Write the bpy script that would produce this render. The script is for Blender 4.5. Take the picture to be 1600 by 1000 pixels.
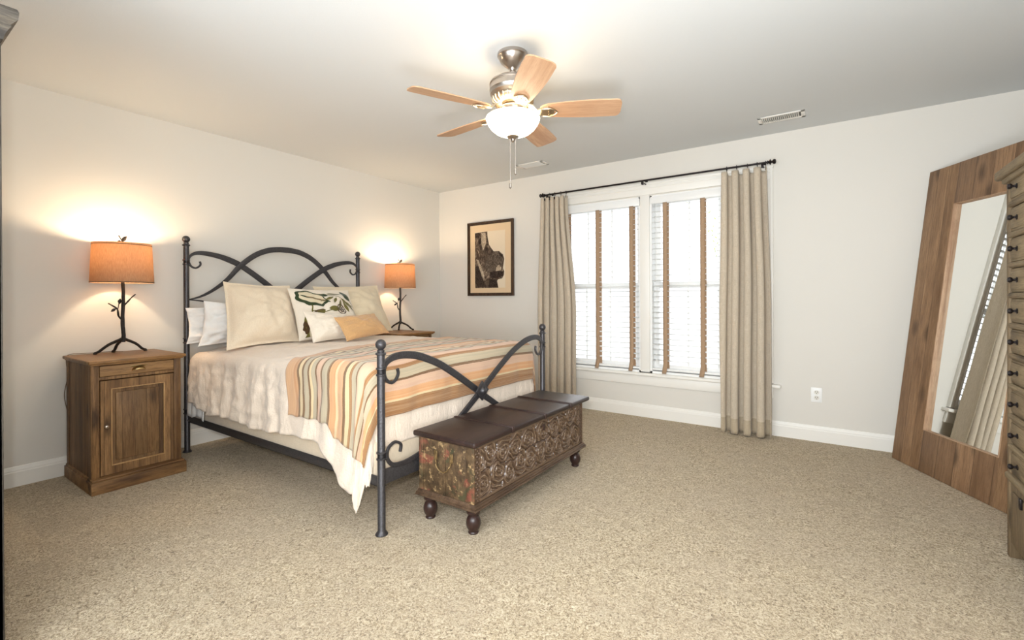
import bpy, bmesh, math, random
from mathutils import Vector, Matrix, noise
PI = math.pi
random.seed(7)
S = bpy.context.scene
C = S.collection
for o in list(bpy.data.objects):
    bpy.data.objects.remove(o)

# ------------------------------------------------------------------ camera
cam_d = bpy.data.cameras.new('camera')
cam = bpy.data.objects.new('camera', cam_d); C.objects.link(cam)
cam_d.sensor_width = 36; cam_d.lens = 730.13 / 1600 * 36; cam_d.shift_y = -0.02127
cam_d.clip_start = 0.02
cR = Vector((0.82435498, 0.56605572, -0.0044476)); cU = Vector((0.00256043, 0.00412829, 0.9999882)); cF = Vector((-0.5660674, 0.82435664, -0.00195383))
M = Matrix.Identity(4)
for i in range(3):
    M[i][0] = cR[i]; M[i][1] = cU[i]; M[i][2] = -cF[i]
M[0][3], M[1][3], M[2][3] = 4.06633, -4.31983, 1.12626
cam.matrix_world = M
S.camera = cam

# ------------------------------------------------------------------ look, world
S.view_settings.view_transform = 'Standard'
S.view_settings.look = 'None'
S.view_settings.gamma = 1.0
S.view_settings.use_curve_mapping = False
S.view_settings.exposure = 0.70
W = bpy.data.worlds.new('sky'); S.world = W; W.use_nodes = True
bg = W.node_tree.nodes['Background']
bg.inputs[0].default_value = (0.90, 0.95, 1.0, 1); bg.inputs[1].default_value = 1.3

def light(name, kind, loc, energy, color, **kw):
    d = bpy.data.lights.new(name, kind); d.energy = energy; d.color = color
    tgt = kw.pop('target', None)
    for k, v in kw.items(): setattr(d, k, v)
    o = bpy.data.objects.new(name, d); C.objects.link(o); o.location = loc
    if tgt is not None:
        o.rotation_euler = (Vector(tgt) - Vector(loc)).to_track_quat('-Z', 'Y').to_euler()
    return o
# photographer's flash on a stand a little left of and above the camera
light('camera_flash', 'AREA', (4.015, -4.354, 1.25), 18, (1.0, 0.98, 0.95), target=(2.5, -1.6, 1.35), shape='DISK', size=0.07)
# hazy sun outside, coming in through the blinds
light('hazy_sun', 'SUN', (1.0, 4.0, 5.0), 0.7, (1.0, 0.98, 0.95), target=(2.6, -1.0, 2.2), angle=0.9)
# sky portals in the double window, then the added fill lamp behind the camera
for px_ in (2.12, 3.12):
    light('window_portal', 'AREA', (px_, 0.21, 1.24), 1, (1, 1, 1), target=(px_, -3, 1.24), shape='RECTANGLE', size=0.9, size_y=1.62).data.cycles.is_portal = True
light('bounce_flash', 'AREA', (3.95, -3.95, 0.80), 24, (0.90, 0.95, 1.0), target=(3.6, -2.6, 2.44), shape='DISK', size=0.55)
light('rear_fill_light', 'AREA', (3.50, -4.90, 1.35), 38, (0.86, 0.94, 1.0), target=(2.9, 0, 1.6), shape='RECTANGLE', size=2.2, size_y=1.3)  # soft fill lamp added outside the rear wall opening

# ------------------------------------------------------------------ helpers
def lin(c):
    c = c / 255.0
    return c / 12.92 if c <= 0.04045 else ((c + 0.055) / 1.055) ** 2.4
def rgb(r, g, b): return (lin(r), lin(g), lin(b), 1.0)

class MB:
    def __init__(s): s.bm = bmesh.new(); s.mi = 0
    def _fin(s, faces):
        for f in faces: f.material_index = s.mi; f.smooth = True
    def box(s, x0, x1, y0, y1, z0, z1, bev=0.0, seg=2):
        r = bmesh.ops.create_cube(s.bm, size=1.0)
        vs = r['verts']
        for v in vs:
            v.co = Vector(((x0 + x1) / 2 + v.co.x * (x1 - x0), (y0 + y1) / 2 + v.co.y * (y1 - y0), (z0 + z1) / 2 + v.co.z * (z1 - z0)))
        fs = set(f for v in vs for f in v.link_faces)
        if bev > 0:
            es = list(set(e for v in vs for e in v.link_edges))
            r2 = bmesh.ops.bevel(s.bm, geom=es, offset=bev, segments=seg, affect='EDGES', profile=0.5)
            fs = set(f for f in r2['faces']) | set(f for f in fs if f.is_valid)
            vv = set(v for f in fs for v in f.verts); fs = set(f for v in vv for f in v.link_faces)
        s._fin(fs); return list(set(v for f in fs for v in f.verts))
    def grid(s, fn, nu, nv, uvf=None, closeu=False, flip=False):
        vs = [[s.bm.verts.new(fn(i / nu, j / nv)) for j in range(nv + 1)] for i in range(nu + (0 if closeu else 1))]
        n = len(vs); fs = []
        uvl = s.bm.loops.layers.uv.verify() if uvf else None
        for i in range(nu):
            for j in range(nv):
                q = [(i, j), (i + 1, j), (i + 1, j + 1), (i, j + 1)]
                if flip: q = q[::-1]
                f = s.bm.faces.new([vs[a % n][b] for a, b in q]); fs.append(f)
                if uvf:
                    for l, (a, b) in zip(f.loops, q): l[uvl].uv = uvf(a / nu, b / nv)
        s._fin(fs); return vs
    def ring_sweep(s, rings, caps=True, closed=False):
        vs = [[s.bm.verts.new(p) for p in r] for r in rings]; n = len(vs[0]); fs = []
        m = len(vs)
        for i in range(m if closed else m - 1):
            a, b = vs[i], vs[(i + 1) % m]
            for j in range(n):
                fs.append(s.bm.faces.new((a[j], a[(j + 1) % n], b[(j + 1) % n], b[j])))
        if caps and not closed:
            fs.append(s.bm.faces.new(vs[0][::-1])); fs.append(s.bm.faces.new(vs[-1]))
        s._fin(fs)
    def tube(s, pts, r, n=10, caps=True, closed=False):
        pts = [Vector(p) for p in pts]
        rr = r if isinstance(r, (list, tuple)) else [r] * len(pts)
        rings = []; up = None
        for i, p in enumerate(pts):
            if closed: t = pts[(i + 1) % len(pts)] - pts[i - 1]
            else: t = pts[min(i + 1, len(pts) - 1)] - pts[max(i - 1, 0)]
            t.normalize()
            if up is None:
                up = Vector((0, 0, 1)) if abs(t.z) < 0.9 else Vector((1, 0, 0))
            a = t.cross(up).normalized(); b = a.cross(t).normalized(); up = b
            rings.append([p + (a * math.cos(2 * PI * k / n) + b * math.sin(2 * PI * k / n)) * rr[i] for k in range(n)])
        s.ring_sweep(rings, caps, closed)
    def lathe(s, prof, c=(0, 0, 0), n=24, axis='z'):
        c = Vector(c)
        def P(r, h, a):
            x, y = r * math.cos(a), r * math.sin(a)
            if axis == 'z': return c + Vector((x, y, h))
            if axis == 'x': return c + Vector((h, x, y))
            return c + Vector((x, h, y))
        rings = [[P(max(r, 1e-4), h, 2 * PI * k / n) for k in range(n)] for r, h in prof]
        s.ring_sweep(rings, True)
    def prism(s, poly, fn0, fn1):
        a = [s.bm.verts.new(fn0(p)) for p in poly]; b = [s.bm.verts.new(fn1(p)) for p in poly]
        n = len(poly); fs = [s.bm.faces.new(a[::-1]), s.bm.faces.new(b)]
        for i in range(n): fs.append(s.bm.faces.new((a[i], a[(i + 1) % n], b[(i + 1) % n], b[i])))
        s._fin(fs)
    def build(s, name, mats, parent=None, ang=35, recalc=True, loc=None):
        if recalc: bmesh.ops.recalc_face_normals(s.bm, faces=s.bm.faces)
        me = bpy.data.meshes.new(name); s.bm.to_mesh(me); s.bm.free()
        for m in (mats if isinstance(mats, (list, tuple)) else [mats]): me.materials.append(m)
        me.set_sharp_from_angle(angle=math.radians(ang))
        o = bpy.data.objects.new(name, me); C.objects.link(o)
        if parent: o.parent = parent
        if loc: o.location = loc
        return o

def thing(name, loc=(0, 0, 0), rz=0.0):
    o = bpy.data.objects.new(name, None); C.objects.link(o); o.location = loc; o.rotation_euler = (0, 0, rz)
    o.empty_display_size = 0.1
    return o
def tag(o, label, cat, group=None, kind=None):
    o['label'] = label; o['category'] = cat
    if group: o['group'] = group
    if kind: o['kind'] = kind
    return o
def copy_tree(o, parent=None):
    c = o.copy(); C.objects.link(c)
    if parent: c.parent = parent
    for ch in [x for x in bpy.data.objects if x.parent == o]: copy_tree(ch, c)
    return c
def catmull(P, k=8):
    P = [Vector(p) for p in P]; out = []
    for i in range(len(P) - 1):
        p0 = P[max(i - 1, 0)]; p1 = P[i]; p2 = P[i + 1]; p3 = P[min(i + 2, len(P) - 1)]
        for j in range(k):
            t = j / k
            out.append(0.5 * ((2 * p1) + (p2 - p0) * t + (2 * p0 - 5 * p1 + 4 * p2 - p3) * t * t + (3 * p1 - p0 - 3 * p2 + p3) * t ** 3))
    out.append(P[-1]); return out
def sm(a, b, x):
    t = min(1, max(0, (x - a) / (b - a))); return t * t * (3 - 2 * t)
def nz(x, y, z=0.0): return noise.noise(Vector((x, y, z)))

# ------------------------------------------------------------------ materials
class NT:
    def __init__(s, name):
        s.m = bpy.data.materials.new(name); s.m.use_nodes = True; s.t = s.m.node_tree
        s.b = s.t.nodes['Principled BSDF']; s.o = s.t.nodes['Material Output']
    def n(s, t, **kw):
        x = s.t.nodes.new(t)
        for k, v in kw.items(): setattr(x, k, v)
        return x
    def l(s, a, b): s.t.links.new(a, b)
    def ramp(s, fac, stops, interp='LINEAR'):
        r = s.n('ShaderNodeValToRGB'); r.color_ramp.interpolation = interp
        e = r.color_ramp.elements
        while len(e) < len(stops): e.new(0.5)
        for k, (p, c) in enumerate(stops): e[k].position = p; e[k].color = c
        s.l(fac, r.inputs[0]); return r.outputs[0]
    def coord(s, kind='Object', scale=(1, 1, 1), loc=(0, 0, 0)):
        c = s.n('ShaderNodeTexCoord'); m = s.n('ShaderNodeMapping')
        m.inputs['Scale'].default_value = scale; m.inputs['Location'].default_value = loc
        s.l(c.outputs[kind], m.inputs[0]); return m.outputs[0]
    def noise(s, vec, scale, detail=4, rough=0.55, dist=0.0):
        x = s.n('ShaderNodeTexNoise'); x.inputs['Scale'].default_value = scale; x.inputs['Detail'].default_value = detail
        x.inputs['Roughness'].default_value = rough; x.inputs['Distortion'].default_value = dist
        s.l(vec, x.inputs['Vector']); return x.outputs['Fac']
    def math(s, op, a, b=None):
        x = s.n('ShaderNodeMath', operation=op)
        for i, v in enumerate((a, b)):
            if v is None: continue
            if isinstance(v, (int, float)): x.inputs[i].default_value = v
            else: s.l(v, x.inputs[i])
        return x.outputs[0]
    def mix(s, fac, a, b, mode='MIX'):
        x = s.n('ShaderNodeMix', data_type='RGBA', blend_type=mode)
        for k, v in ((0, fac), (6, a), (7, b)):
            if isinstance(v, (int, float)): x.inputs[k].default_value = v
            elif isinstance(v, tuple): x.inputs[k].default_value = v
            else: s.l(v, x.inputs[k])
        return x.outputs[2]
    def bump(s, h, strength=0.3, dist=0.01):
        x = s.n('ShaderNodeBump'); x.inputs['Strength'].default_value = strength; x.inputs['Distance'].default_value = dist
        s.l(h, x.inputs['Height']); s.l(x.outputs[0], s.b.inputs['Normal'])
    def set(s, **kw):
        mp = {'rough': 'Roughness', 'metal': 'Metallic', 'spec': 'Specular IOR Level', 'sheen': 'Sheen Weight', 'coat': 'Coat Weight'}
        for k, v in kw.items(): s.b.inputs[mp[k]].default_value = v

def plain(name, col, rough=0.5, metal=0.0, bump=0.0, bs=60, var=0.0, spec=0.5):
    t = NT(name); t.set(rough=rough, metal=metal, spec=spec); t.b.inputs['Base Color'].default_value = col
    v = t.coord()
    n = t.noise(v, bs, 4)
    if var > 0:
        d = tuple(c * (1 - var) for c in col[:3]) + (1,); u = tuple(min(1, c * (1 + var)) for c in col[:3]) + (1,)
        t.l(t.ramp(n, [(0.3, d), (0.7, u)]), t.b.inputs['Base Color'])
    if bump > 0: t.bump(n, bump, 0.004)
    return t.m

def wood(name, ca, cb, dark, axis, plank=None, pw=0.1, rough=0.55, gs=1.0, knots=True, pvar=0.35, poff=0.0, bumpy=0.25):
    """grain runs along `axis`; planks alternate along axis letter `plank`"""
    t = NT(name); t.set(rough=rough, spec=0.35)
    sc = [14 * gs] * 3; sc['xyz'.index(axis)] = 1.1 * gs
    oi = t.n('ShaderNodeObjectInfo'); tc = t.n('ShaderNodeTexCoord')
    off = t.n('ShaderNodeVectorMath', operation='SCALE'); off.inputs[0].default_value = (3.1, 7.7, 5.3); t.l(oi.outputs['Random'], off.inputs['Scale'])
    add = t.n('ShaderNodeVectorMath', operation='ADD'); t.l(tc.outputs['Object'], add.inputs[0]); t.l(off.outputs[0], add.inputs[1])
    base = add.outputs[0]
    if plank:
        sp = t.n('ShaderNodeSeparateXYZ'); t.l(tc.outputs['Object'], sp.inputs[0])
        w = t.math('DIVIDE', t.math('ADD', sp.outputs['xyz'.index(plank)], poff), pw)
        idx = t.math('FLOOR', w); fr = t.math('FRACT', w)
        wn = t.n('ShaderNodeTexWhiteNoise', noise_dimensions='1D'); t.l(idx, wn.inputs['W'])
        o2 = t.n('ShaderNodeVectorMath', operation='SCALE'); o2.inputs[0].default_value = (9.1, 4.7, 6.3); t.l(wn.outputs['Value'], o2.inputs['Scale'])
        a2 = t.n('ShaderNodeVectorMath', operation='ADD'); t.l(base, a2.inputs[0]); t.l(o2.outputs[0], a2.inputs[1]); base = a2.outputs[0]
    mp = t.n('ShaderNodeMapping'); mp.inputs['Scale'].default_value = sc; t.l(base, mp.inputs[0])
    g = t.noise(mp.outputs[0], 1.0, 6, 0.6, 0.6)
    f = t.noise(mp.outputs[0], 4.5, 4, 0.7); fine = t.ramp(t.noise(mp.outputs[0], 9.0, 6, 0.75), [(.40, (1, 1, 1, 1)), (.56, (0, 0, 0, 1))])
    big = t.noise(base, 2.5, 2)
    col = t.ramp(g, [(0.28, dark), (0.45, ca), (0.62, cb), (0.8, ca)])
    col = t.mix(t.math('MULTIPLY', f, 0.5), col, dark)
    col = t.mix(t.math('MULTIPLY', t.math('SUBTRACT', big, 0.35), 0.9), col, cb)
    col = t.mix(t.math('MULTIPLY', fine, 0.55), col, dark)
    if knots:
        ks = [5.0] * 3; ks['xyz'.index(axis)] = 2.2
        km = t.n('ShaderNodeMapping'); km.inputs['Scale'].default_value = ks; t.l(base, km.inputs[0])
        vo = t.n('ShaderNodeTexVoronoi'); vo.inputs['Scale'].default_value = 1.1; t.l(km.outputs[0], vo.inputs['Vector'])
        kf = t.ramp(vo.outputs['Distance'], [(0.10, (1, 1, 1, 1)), (0.21, (0, 0, 0, 1))])
        col = t.mix(t.math('MULTIPLY', kf, 0.75), col, tuple(c * 0.4 for c in dark[:3]) + (1,))
    h = t.math('SUBTRACT', g, t.math('MULTIPLY', fine, .5))
    if plank:
        col = t.mix(t.math('MULTIPLY', wn.outputs['Value'], pvar), col, dark)
        seam = t.ramp(fr, [(0.0, (1, 1, 1, 1)), (0.03, (0, 0, 0, 1)), (0.97, (0, 0, 0, 1)), (1.0, (1, 1, 1, 1))])
        col = t.mix(t.math('MULTIPLY', seam, 0.7), col, tuple(c * 0.35 for c in dark[:3]) + (1,))
        h = t.math('SUBTRACT', h, seam)
    t.l(col, t.b.inputs['Base Color']); t.bump(h, bumpy, 0.004)
    return t.m

def fabric(name, col, col2=None, scale=500, rough=0.9, bump=0.25, sheen=0.3, trans=0.0, wr=0.0):
    t = NT(name); t.set(rough=rough, spec=0.15, sheen=sheen)
    v = t.coord(scale=(1, 1, 1))
    a = t.noise(t.coord(scale=(scale * 0.08, scale, scale)), 1.0, 2); b = t.noise(t.coord(scale=(scale, scale, scale * 0.08)), 1.0, 2)
    w = t.math('MULTIPLY', t.math('ADD', a, b), 0.5)
    lo = t.noise(v, 3.0, 3)
    col2 = col2 or tuple(c * 0.82 for c in col[:3]) + (1,)
    c = t.mix(t.ramp(w, [(0.35, (0, 0, 0, 1)), (0.65, (1, 1, 1, 1))]), col2, col)
    c = t.mix(t.math('MULTIPLY', lo, 0.18), c, col2)
    t.l(c, t.b.inputs['Base Color'])
    h = w
    if wr > 0:
        h = t.math('ADD', w, t.math('MULTIPLY', t.noise(t.coord(scale=(1, 1, 1)), 22.0, 5, 0.6, 1.2), wr))
    t.bump(h, bump, 0.004)
    if trans > 0:
        tr = t.n('ShaderNodeBsdfTranslucent'); t.l(c, tr.inputs[0]); mx = t.n('ShaderNodeMixShader'); mx.inputs[0].default_value = trans
        t.l(t.b.outputs[0], mx.inputs[1]); t.l(tr.outputs[0], mx.inputs[2]); t.l(mx.outputs[0], t.o.inputs[0])
    return t.m

m_wall = plain('wall_paint', rgb(224, 220, 212), 0.85, bump=0.06, bs=220, spec=0.2)
m_ceil = plain('ceiling_paint', rgb(214, 216, 216), 0.92, bump=0.10, bs=160, spec=0.1)
m_trim = plain('white_trim_paint', rgb(240, 237, 230), 0.4, bump=0.02, bs=90)
m_vinyl = plain('white_vinyl', rgb(242, 242, 240), 0.35)
m_iron = plain('dark_bronze_iron', rgb(72, 70, 72), 0.38, 0.55, bump=0.35, bs=120, var=0.25)
m_lampiron = plain('cast_bronze', rgb(48, 44, 42), 0.5, 0.5, bump=0.6, bs=70, var=0.3)
m_rod = plain('black_rod_metal', rgb(38, 32, 32), 0.4, 0.6, bump=0.2, bs=100)
m_nickel = plain('brushed_nickel', rgb(188, 180, 172), 0.28, 1.0, bump=0.05, bs=300)
m_brass = plain('aged_brass', rgb(196, 170, 120), 0.3, 1.0, bump=0.1, bs=120, var=0.2)
m_oldbrass = plain('tarnished_brass', rgb(150, 126, 88), 0.5, 0.8, bump=0.3, bs=90, var=0.4)
m_warm = plain('warm_nickel', rgb(206, 190, 164), 0.3, 1.0, bump=0.05, bs=200)
m_dark = plain('black_void', rgb(18, 16, 15), 0.8)

def carpet():
    t = NT('shaggy_carpet'); t.set(rough=1.0, spec=0.05, sheen=0.2)
    v = t.coord()
    n0 = t.noise(v, 1.7, 3); n1 = t.noise(v, 9.0, 3, 0.6); n2 = t.noise(v, 48.0, 4, 0.7, 2.4); n3 = t.noise(v, 170.0, 2, 0.7, 1.5)
    s = t.math('ADD', t.math('MULTIPLY', n2, 0.62), t.math('MULTIPLY', n3, 0.38))
    c = t.ramp(s, [(0.38, rgb(88, 70, 48)), (0.45, rgb(164, 142, 110)), (0.51, rgb(206, 187, 154)), (0.62, rgb(242, 230, 204))])
    c = t.mix(t.ramp(n1, [(0.35, (0.25, 0.25, 0.25, 1)), (0.65, (0, 0, 0, 1))]), c, rgb(176, 158, 132))
    c = t.mix(t.ramp(n0, [(0.4, (0.22, 0.22, 0.22, 1)), (0.62, (0, 0, 0, 1))]), c, rgb(190, 172, 150))
    t.l(c, t.b.inputs['Base Color'])
    t.bump(t.math('ADD', s, t.math('MULTIPLY', n1, 0.6)), 0.9, 0.012)
    return t.m
m_carpet = carpet()

wA, wB, wD = rgb(146, 108, 68), rgb(184, 142, 94), rgb(64, 42, 26)
m_ns_z = wood('reclaimed_pine_upright', wA, wB, wD, 'z', 'y', 0.083, pvar=0.5)
m_ns_zx = wood('reclaimed_pine_side', wA, wB, wD, 'z', 'x', 0.12, pvar=0.5)
m_ns_y = wood('reclaimed_pine_level', wA, wB, wD, 'y')
m_ns_top = wood('reclaimed_pine_top', rgb(158, 114, 66), rgb(186, 140, 86), wD, 'y', 'x', 0.13, pvar=0.3, rough=0.4)
m_ns_panel = wood('reclaimed_pine_panel', rgb(132, 98, 64), rgb(164, 128, 86), rgb(66, 46, 30), 'z', 'y', 0.062, pvar=0.7, poff=0.02)
m_edge = wood('worn_pale_edge', rgb(190, 150, 100), rgb(212, 174, 124), wA, 'z', knots=False)
m_mir = wood('mirror_frame_pine', rgb(152, 118, 86), rgb(180, 144, 108), rgb(100, 74, 52), 'y', 'x', 0.085, pvar=0.3, rough=0.5)
m_mir_h = wood('mirror_rail_pine', rgb(146, 112, 82), rgb(176, 140, 106), rgb(94, 70, 50), 'y', 'x', 0.125, pvar=0.4, rough=0.5)
m_mir_e = wood('mirror_inner_edge', rgb(186, 152, 120), rgb(208, 176, 144), rgb(140, 104, 80), 'y', knots=False)
m_dr = wood('weathered_oak', rgb(138, 120, 92), rgb(162, 144, 112), rgb(92, 76, 54), 'y', gs=1.3, rough=0.65)
m_dr_z = wood('weathered_oak_upright', rgb(122, 104, 78), rgb(148, 128, 98), rgb(76, 60, 42), 'z', gs=1.3, rough=0.65)
m_arm = wood('distressed_grey_wood', rgb(96, 90, 84), rgb(146, 138, 126), rgb(48, 42, 38), 'z', gs=1.6, rough=0.6)
m_arm_y = wood('distressed_grey_cornice', rgb(74, 68, 62), rgb(128, 118, 104), rgb(34, 30, 26), 'y', gs=1.6, rough=0.6)
m_lid = wood('dark_mahogany_lid', rgb(50, 36, 32), rgb(70, 50, 44), rgb(28, 20, 19), 'y', gs=0.8, rough=0.36, knots=False, bumpy=0.15)
m_basem = wood('worn_walnut_moulding', rgb(84, 64, 48), rgb(118, 94, 72), rgb(48, 34, 26), 'y', gs=1.6, knots=False, rough=.4)
m_foot = plain('dark_turned_wood', rgb(52, 34, 30), 0.35, bump=0.1, bs=60, var=0.2)
m_blade = wood('maple_blade', rgb(196, 156, 122), rgb(212, 174, 140), rgb(168, 126, 94), 'x', gs=0.9, knots=False, rough=0.45, bumpy=0.05)

def chest_side():
    t = NT('peeling_painted_wood'); t.set(rough=0.6, spec=0.35)
    v = t.coord(); st = t.coord(scale=(2.4, 2.4, 1.6))
    g = t.noise(st, 9, 6, 0.7); a = t.noise(v, 9, 5, 0.7, 0.8); b = t.noise(t.coord(loc=(3.3, 1.2, 5.1)), 7, 5, 0.7, 1.0); c3 = t.noise(t.coord(loc=(8, 2, 1)), 26, 5, 0.75)
    c = t.ramp(g, [(0.3, rgb(44, 32, 24)), (0.5, rgb(84, 66, 46)), (0.7, rgb(124, 100, 72))])
    c = t.mix(t.ramp(a, [(0.54, (0, 0, 0, 1)), (0.62, (0.75, 0.75, 0.75, 1))]), c, rgb(140, 76, 62))
    c = t.mix(t.ramp(b, [(0.56, (0, 0, 0, 1)), (0.64, (0.7, 0.7, 0.7, 1))]), c, rgb(62, 66, 44))
    c = t.mix(t.ramp(c3, [(0.56, (0, 0, 0, 1)), (0.64, (0.85, 0.85, 0.85, 1))]), c, rgb(186, 156, 112))
    t.l(c, t.b.inputs['Base Color']); t.bump(t.math('ADD', g, c3), 0.6, 0.004); return t.m
m_cside = chest_side()
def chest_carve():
    t = NT('carved_walnut_lit_ridges'); t.set(rough=0.34, spec=0.7)
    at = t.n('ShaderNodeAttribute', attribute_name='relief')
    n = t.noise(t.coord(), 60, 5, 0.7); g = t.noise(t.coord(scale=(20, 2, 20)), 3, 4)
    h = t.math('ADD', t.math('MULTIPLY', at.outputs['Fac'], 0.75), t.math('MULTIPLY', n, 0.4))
    c = t.ramp(h, [(0.15, rgb(40, 27, 20)), (0.5, rgb(84, 62, 46)), (0.8, rgb(112, 90, 70)), (1.0, rgb(170, 148, 120))])  # ridges paler by relief height: highlights put into the colour
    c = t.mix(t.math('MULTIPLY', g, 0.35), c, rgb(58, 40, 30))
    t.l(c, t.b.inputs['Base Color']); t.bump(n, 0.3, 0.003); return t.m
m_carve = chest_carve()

def crumple():
    t = NT('rumpled_cream_linen'); t.set(rough=.9, spec=.15, sheen=.3)
    v = t.coord(); vz = t.coord(scale=(1, 1, .35))
    a = t.noise(vz, 16, 3, .55, 1.6); c2 = t.noise(v, 42, 4, .6, 1.2); f = t.noise(v, 420, 2)
    rd = t.math('ABSOLUTE', t.math('SUBTRACT', a, .5)); rd2 = t.math('ABSOLUTE', t.math('SUBTRACT', c2, .5))
    t.l(t.ramp(f, [(.3, rgb(226, 208, 188)), (.7, rgb(240, 224, 206))]), t.b.inputs['Base Color'])
    h = t.math('ADD', t.math('ADD', t.math('MULTIPLY', rd, -2.2), t.math('MULTIPLY', rd2, -1.1)), t.math('MULTIPLY', f, .12))
    t.bump(h, .45, .010); return t.m
m_duvet = crumple()
m_sheet = fabric('white_cotton', rgb(240, 238, 232), rgb(226, 224, 220), 600, wr=1.0, bump=0.2)
m_box = fabric('cream_box_spring', rgb(226, 208, 182), None, 400)
m_linen = fabric('natural_linen', rgb(238, 222, 198), rgb(220, 202, 176), 380, wr=1.2, bump=0.3)
m_linen2 = fabric('pale_linen', rgb(232, 217, 190), rgb(214, 198, 168), 380, wr=0.8, bump=0.3)
m_ivory = fabric('ivory_cotton', rgb(238, 228, 212), rgb(224, 212, 194), 420, wr=0.8)
m_white = fabric('crisp_white_cotton', rgb(244, 242, 238), rgb(232, 230, 226), 600, wr=1.0, bump=0.2)
m_curt = fabric('oatmeal_curtain_linen', rgb(234, 221, 202), rgb(208, 194, 172), 330, trans=0.30, wr=0.2)
m_hem = fabric('curtain_hem_linen', rgb(206, 190, 164), rgb(180, 163, 138), 330, trans=0.1)
m_tape = fabric('tan_blind_tape', rgb(200, 170, 140), rgb(180, 150, 122), 700, trans=.2)

def quilt():
    t = NT('quilted_apricot_cotton'); t.set(rough=0.85, spec=0.15, sheen=0.3)
    u = t.coord('UV'); w = t.n('ShaderNodeTexVoronoi'); w.inputs['Scale'].default_value = 13; w.feature = 'DISTANCE_TO_EDGE'; t.l(u, w.inputs['Vector'])
    n = t.noise(t.coord(), 500, 2)
    t.l(t.ramp(n, [(0.3, rgb(200, 154, 104)), (0.7, rgb(216, 174, 124))]), t.b.inputs['Base Color'])
    t.bump(t.ramp(w.outputs['Distance'], [(0, (0, 0, 0, 1)), (0.12, (1, 1, 1, 1))]), 0.35, 0.006); return t.m
m_quilt = quilt()

P_ = rgb(204, 156, 116); B_ = rgb(92, 56, 28); Y_ = rgb(214, 192, 150); G_ = rgb(172, 162, 140); K_ = rgb(208, 170, 146); O_ = rgb(210, 152, 104); D_ = rgb(140, 90, 44); H_ = rgb(190, 138, 98)
STR = [(.075, P_), (.030, H_), (.018, B_), (.028, Y_), (.018, B_), (.036, G_), (.016, B_), (.018, Y_), (.032, G_), (.014, B_), (.045, K_), (.014, B_), (.046, G_), (.018, B_), (.050, O_), (.018, Y_), (.050, P_),
       (.020, B_), (.028, Y_), (.016, D_), (.034, G_), (.012, B_), (.046, K_), (.016, D_), (.040, G_), (.012, B_), (.045, K_), (.045, O_), (.010, Y_), (.070, D_)]
STOT = sum(w for w, _ in STR)
def stripes():
    t = NT('striped_woven_cotton'); t.set(rough=0.9, spec=0.12, sheen=0.25)
    u = t.coord('UV'); sx = t.n('ShaderNodeSeparateXYZ'); t.l(u, sx.inputs[0])
    jig = t.math('MULTIPLY', t.math('SUBTRACT', t.noise(t.coord('UV', scale=(3, 200, 1)), 1, 2), 0.5), 0.004)
    st = []; a = 0.0
    for w, c in STR: st.append((a / STOT, c)); a += w
    c = t.ramp(t.math('ADD', sx.outputs[0], jig), st, 'CONSTANT')
    thr = t.noise(t.coord('UV', scale=(400, 30, 1)), 1, 2)
    c = t.mix(t.math('MULTIPLY', thr, 0.20), c, rgb(226, 196, 156))
    c = t.mix(t.ramp(t.noise(t.coord('UV', scale=(110, 1.2, 1)), 1, 3, .7), [(.42, (0, 0, 0, 1)), (.62, (.26, .26, .26, 1))]), c, rgb(226, 200, 164))
    t.l(c, t.b.inputs['Base Color'])
    t.bump(t.math('ADD', thr, t.noise(t.coord('UV', scale=(260, 300, 1)), 1, 1)), 0.35, 0.003); return t.m
m_str = stripes()

def shade_mat():
    t = NT('tan_lampshade_linen'); t.set(rough=0.9, spec=0.1)
    w = t.noise(t.coord(scale=(300, 300, 40)), 1, 3)
    c = t.ramp(w, [(0.3, rgb(172, 140, 112)), (0.7, rgb(192, 162, 132))]); t.l(c, t.b.inputs['Base Color'])
    tr = t.n('ShaderNodeBsdfTranslucent'); t.l(c, tr.inputs[0]); mx = t.n('ShaderNodeMixShader'); mx.inputs[0].default_value = 0.42
    t.l(t.b.outputs[0], mx.inputs[1]); t.l(tr.outputs[0], mx.inputs[2]); t.l(mx.outputs[0], t.o.inputs[0]); return t.m
m_shade = shade_mat()
def glow(name, col, s, mixw=1.0):
    t = NT(name); t.set(rough=0.3); t.b.inputs['Base Color'].default_value = (0.9, 0.87, 0.8, 1)
    t.b.inputs['Emission Color'].default_value = col; t.b.inputs['Emission Strength'].default_value = s; return t.m
m_bulb = glow('lit_bulb', (1, 0.78, 0.5, 1), 6.0)
m_bowl = glow('lit_alabaster_glass', (1, 0.83, 0.60, 1), 7.5)
def glass():
    t = NT('window_glass'); tr = t.n('ShaderNodeBsdfTransparent'); gl = t.n('ShaderNodeBsdfGlossy'); gl.inputs['Roughness'].default_value = 0.02
    mx = t.n('ShaderNodeMixShader'); mx.inputs[0].default_value = 0.05
    t.l(tr.outputs[0], mx.inputs[1]); t.l(gl.outputs[0], mx.inputs[2]); t.l(mx.outputs[0], t.o.inputs[0]); return t.m
m_glass = glass()
tm = NT('silvered_mirror'); tm.set(rough=0.0, metal=1.0); tm.b.inputs['Base Color'].default_value = (0.93, 0.95, 0.94, 1); m_mirror = tm.m

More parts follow.
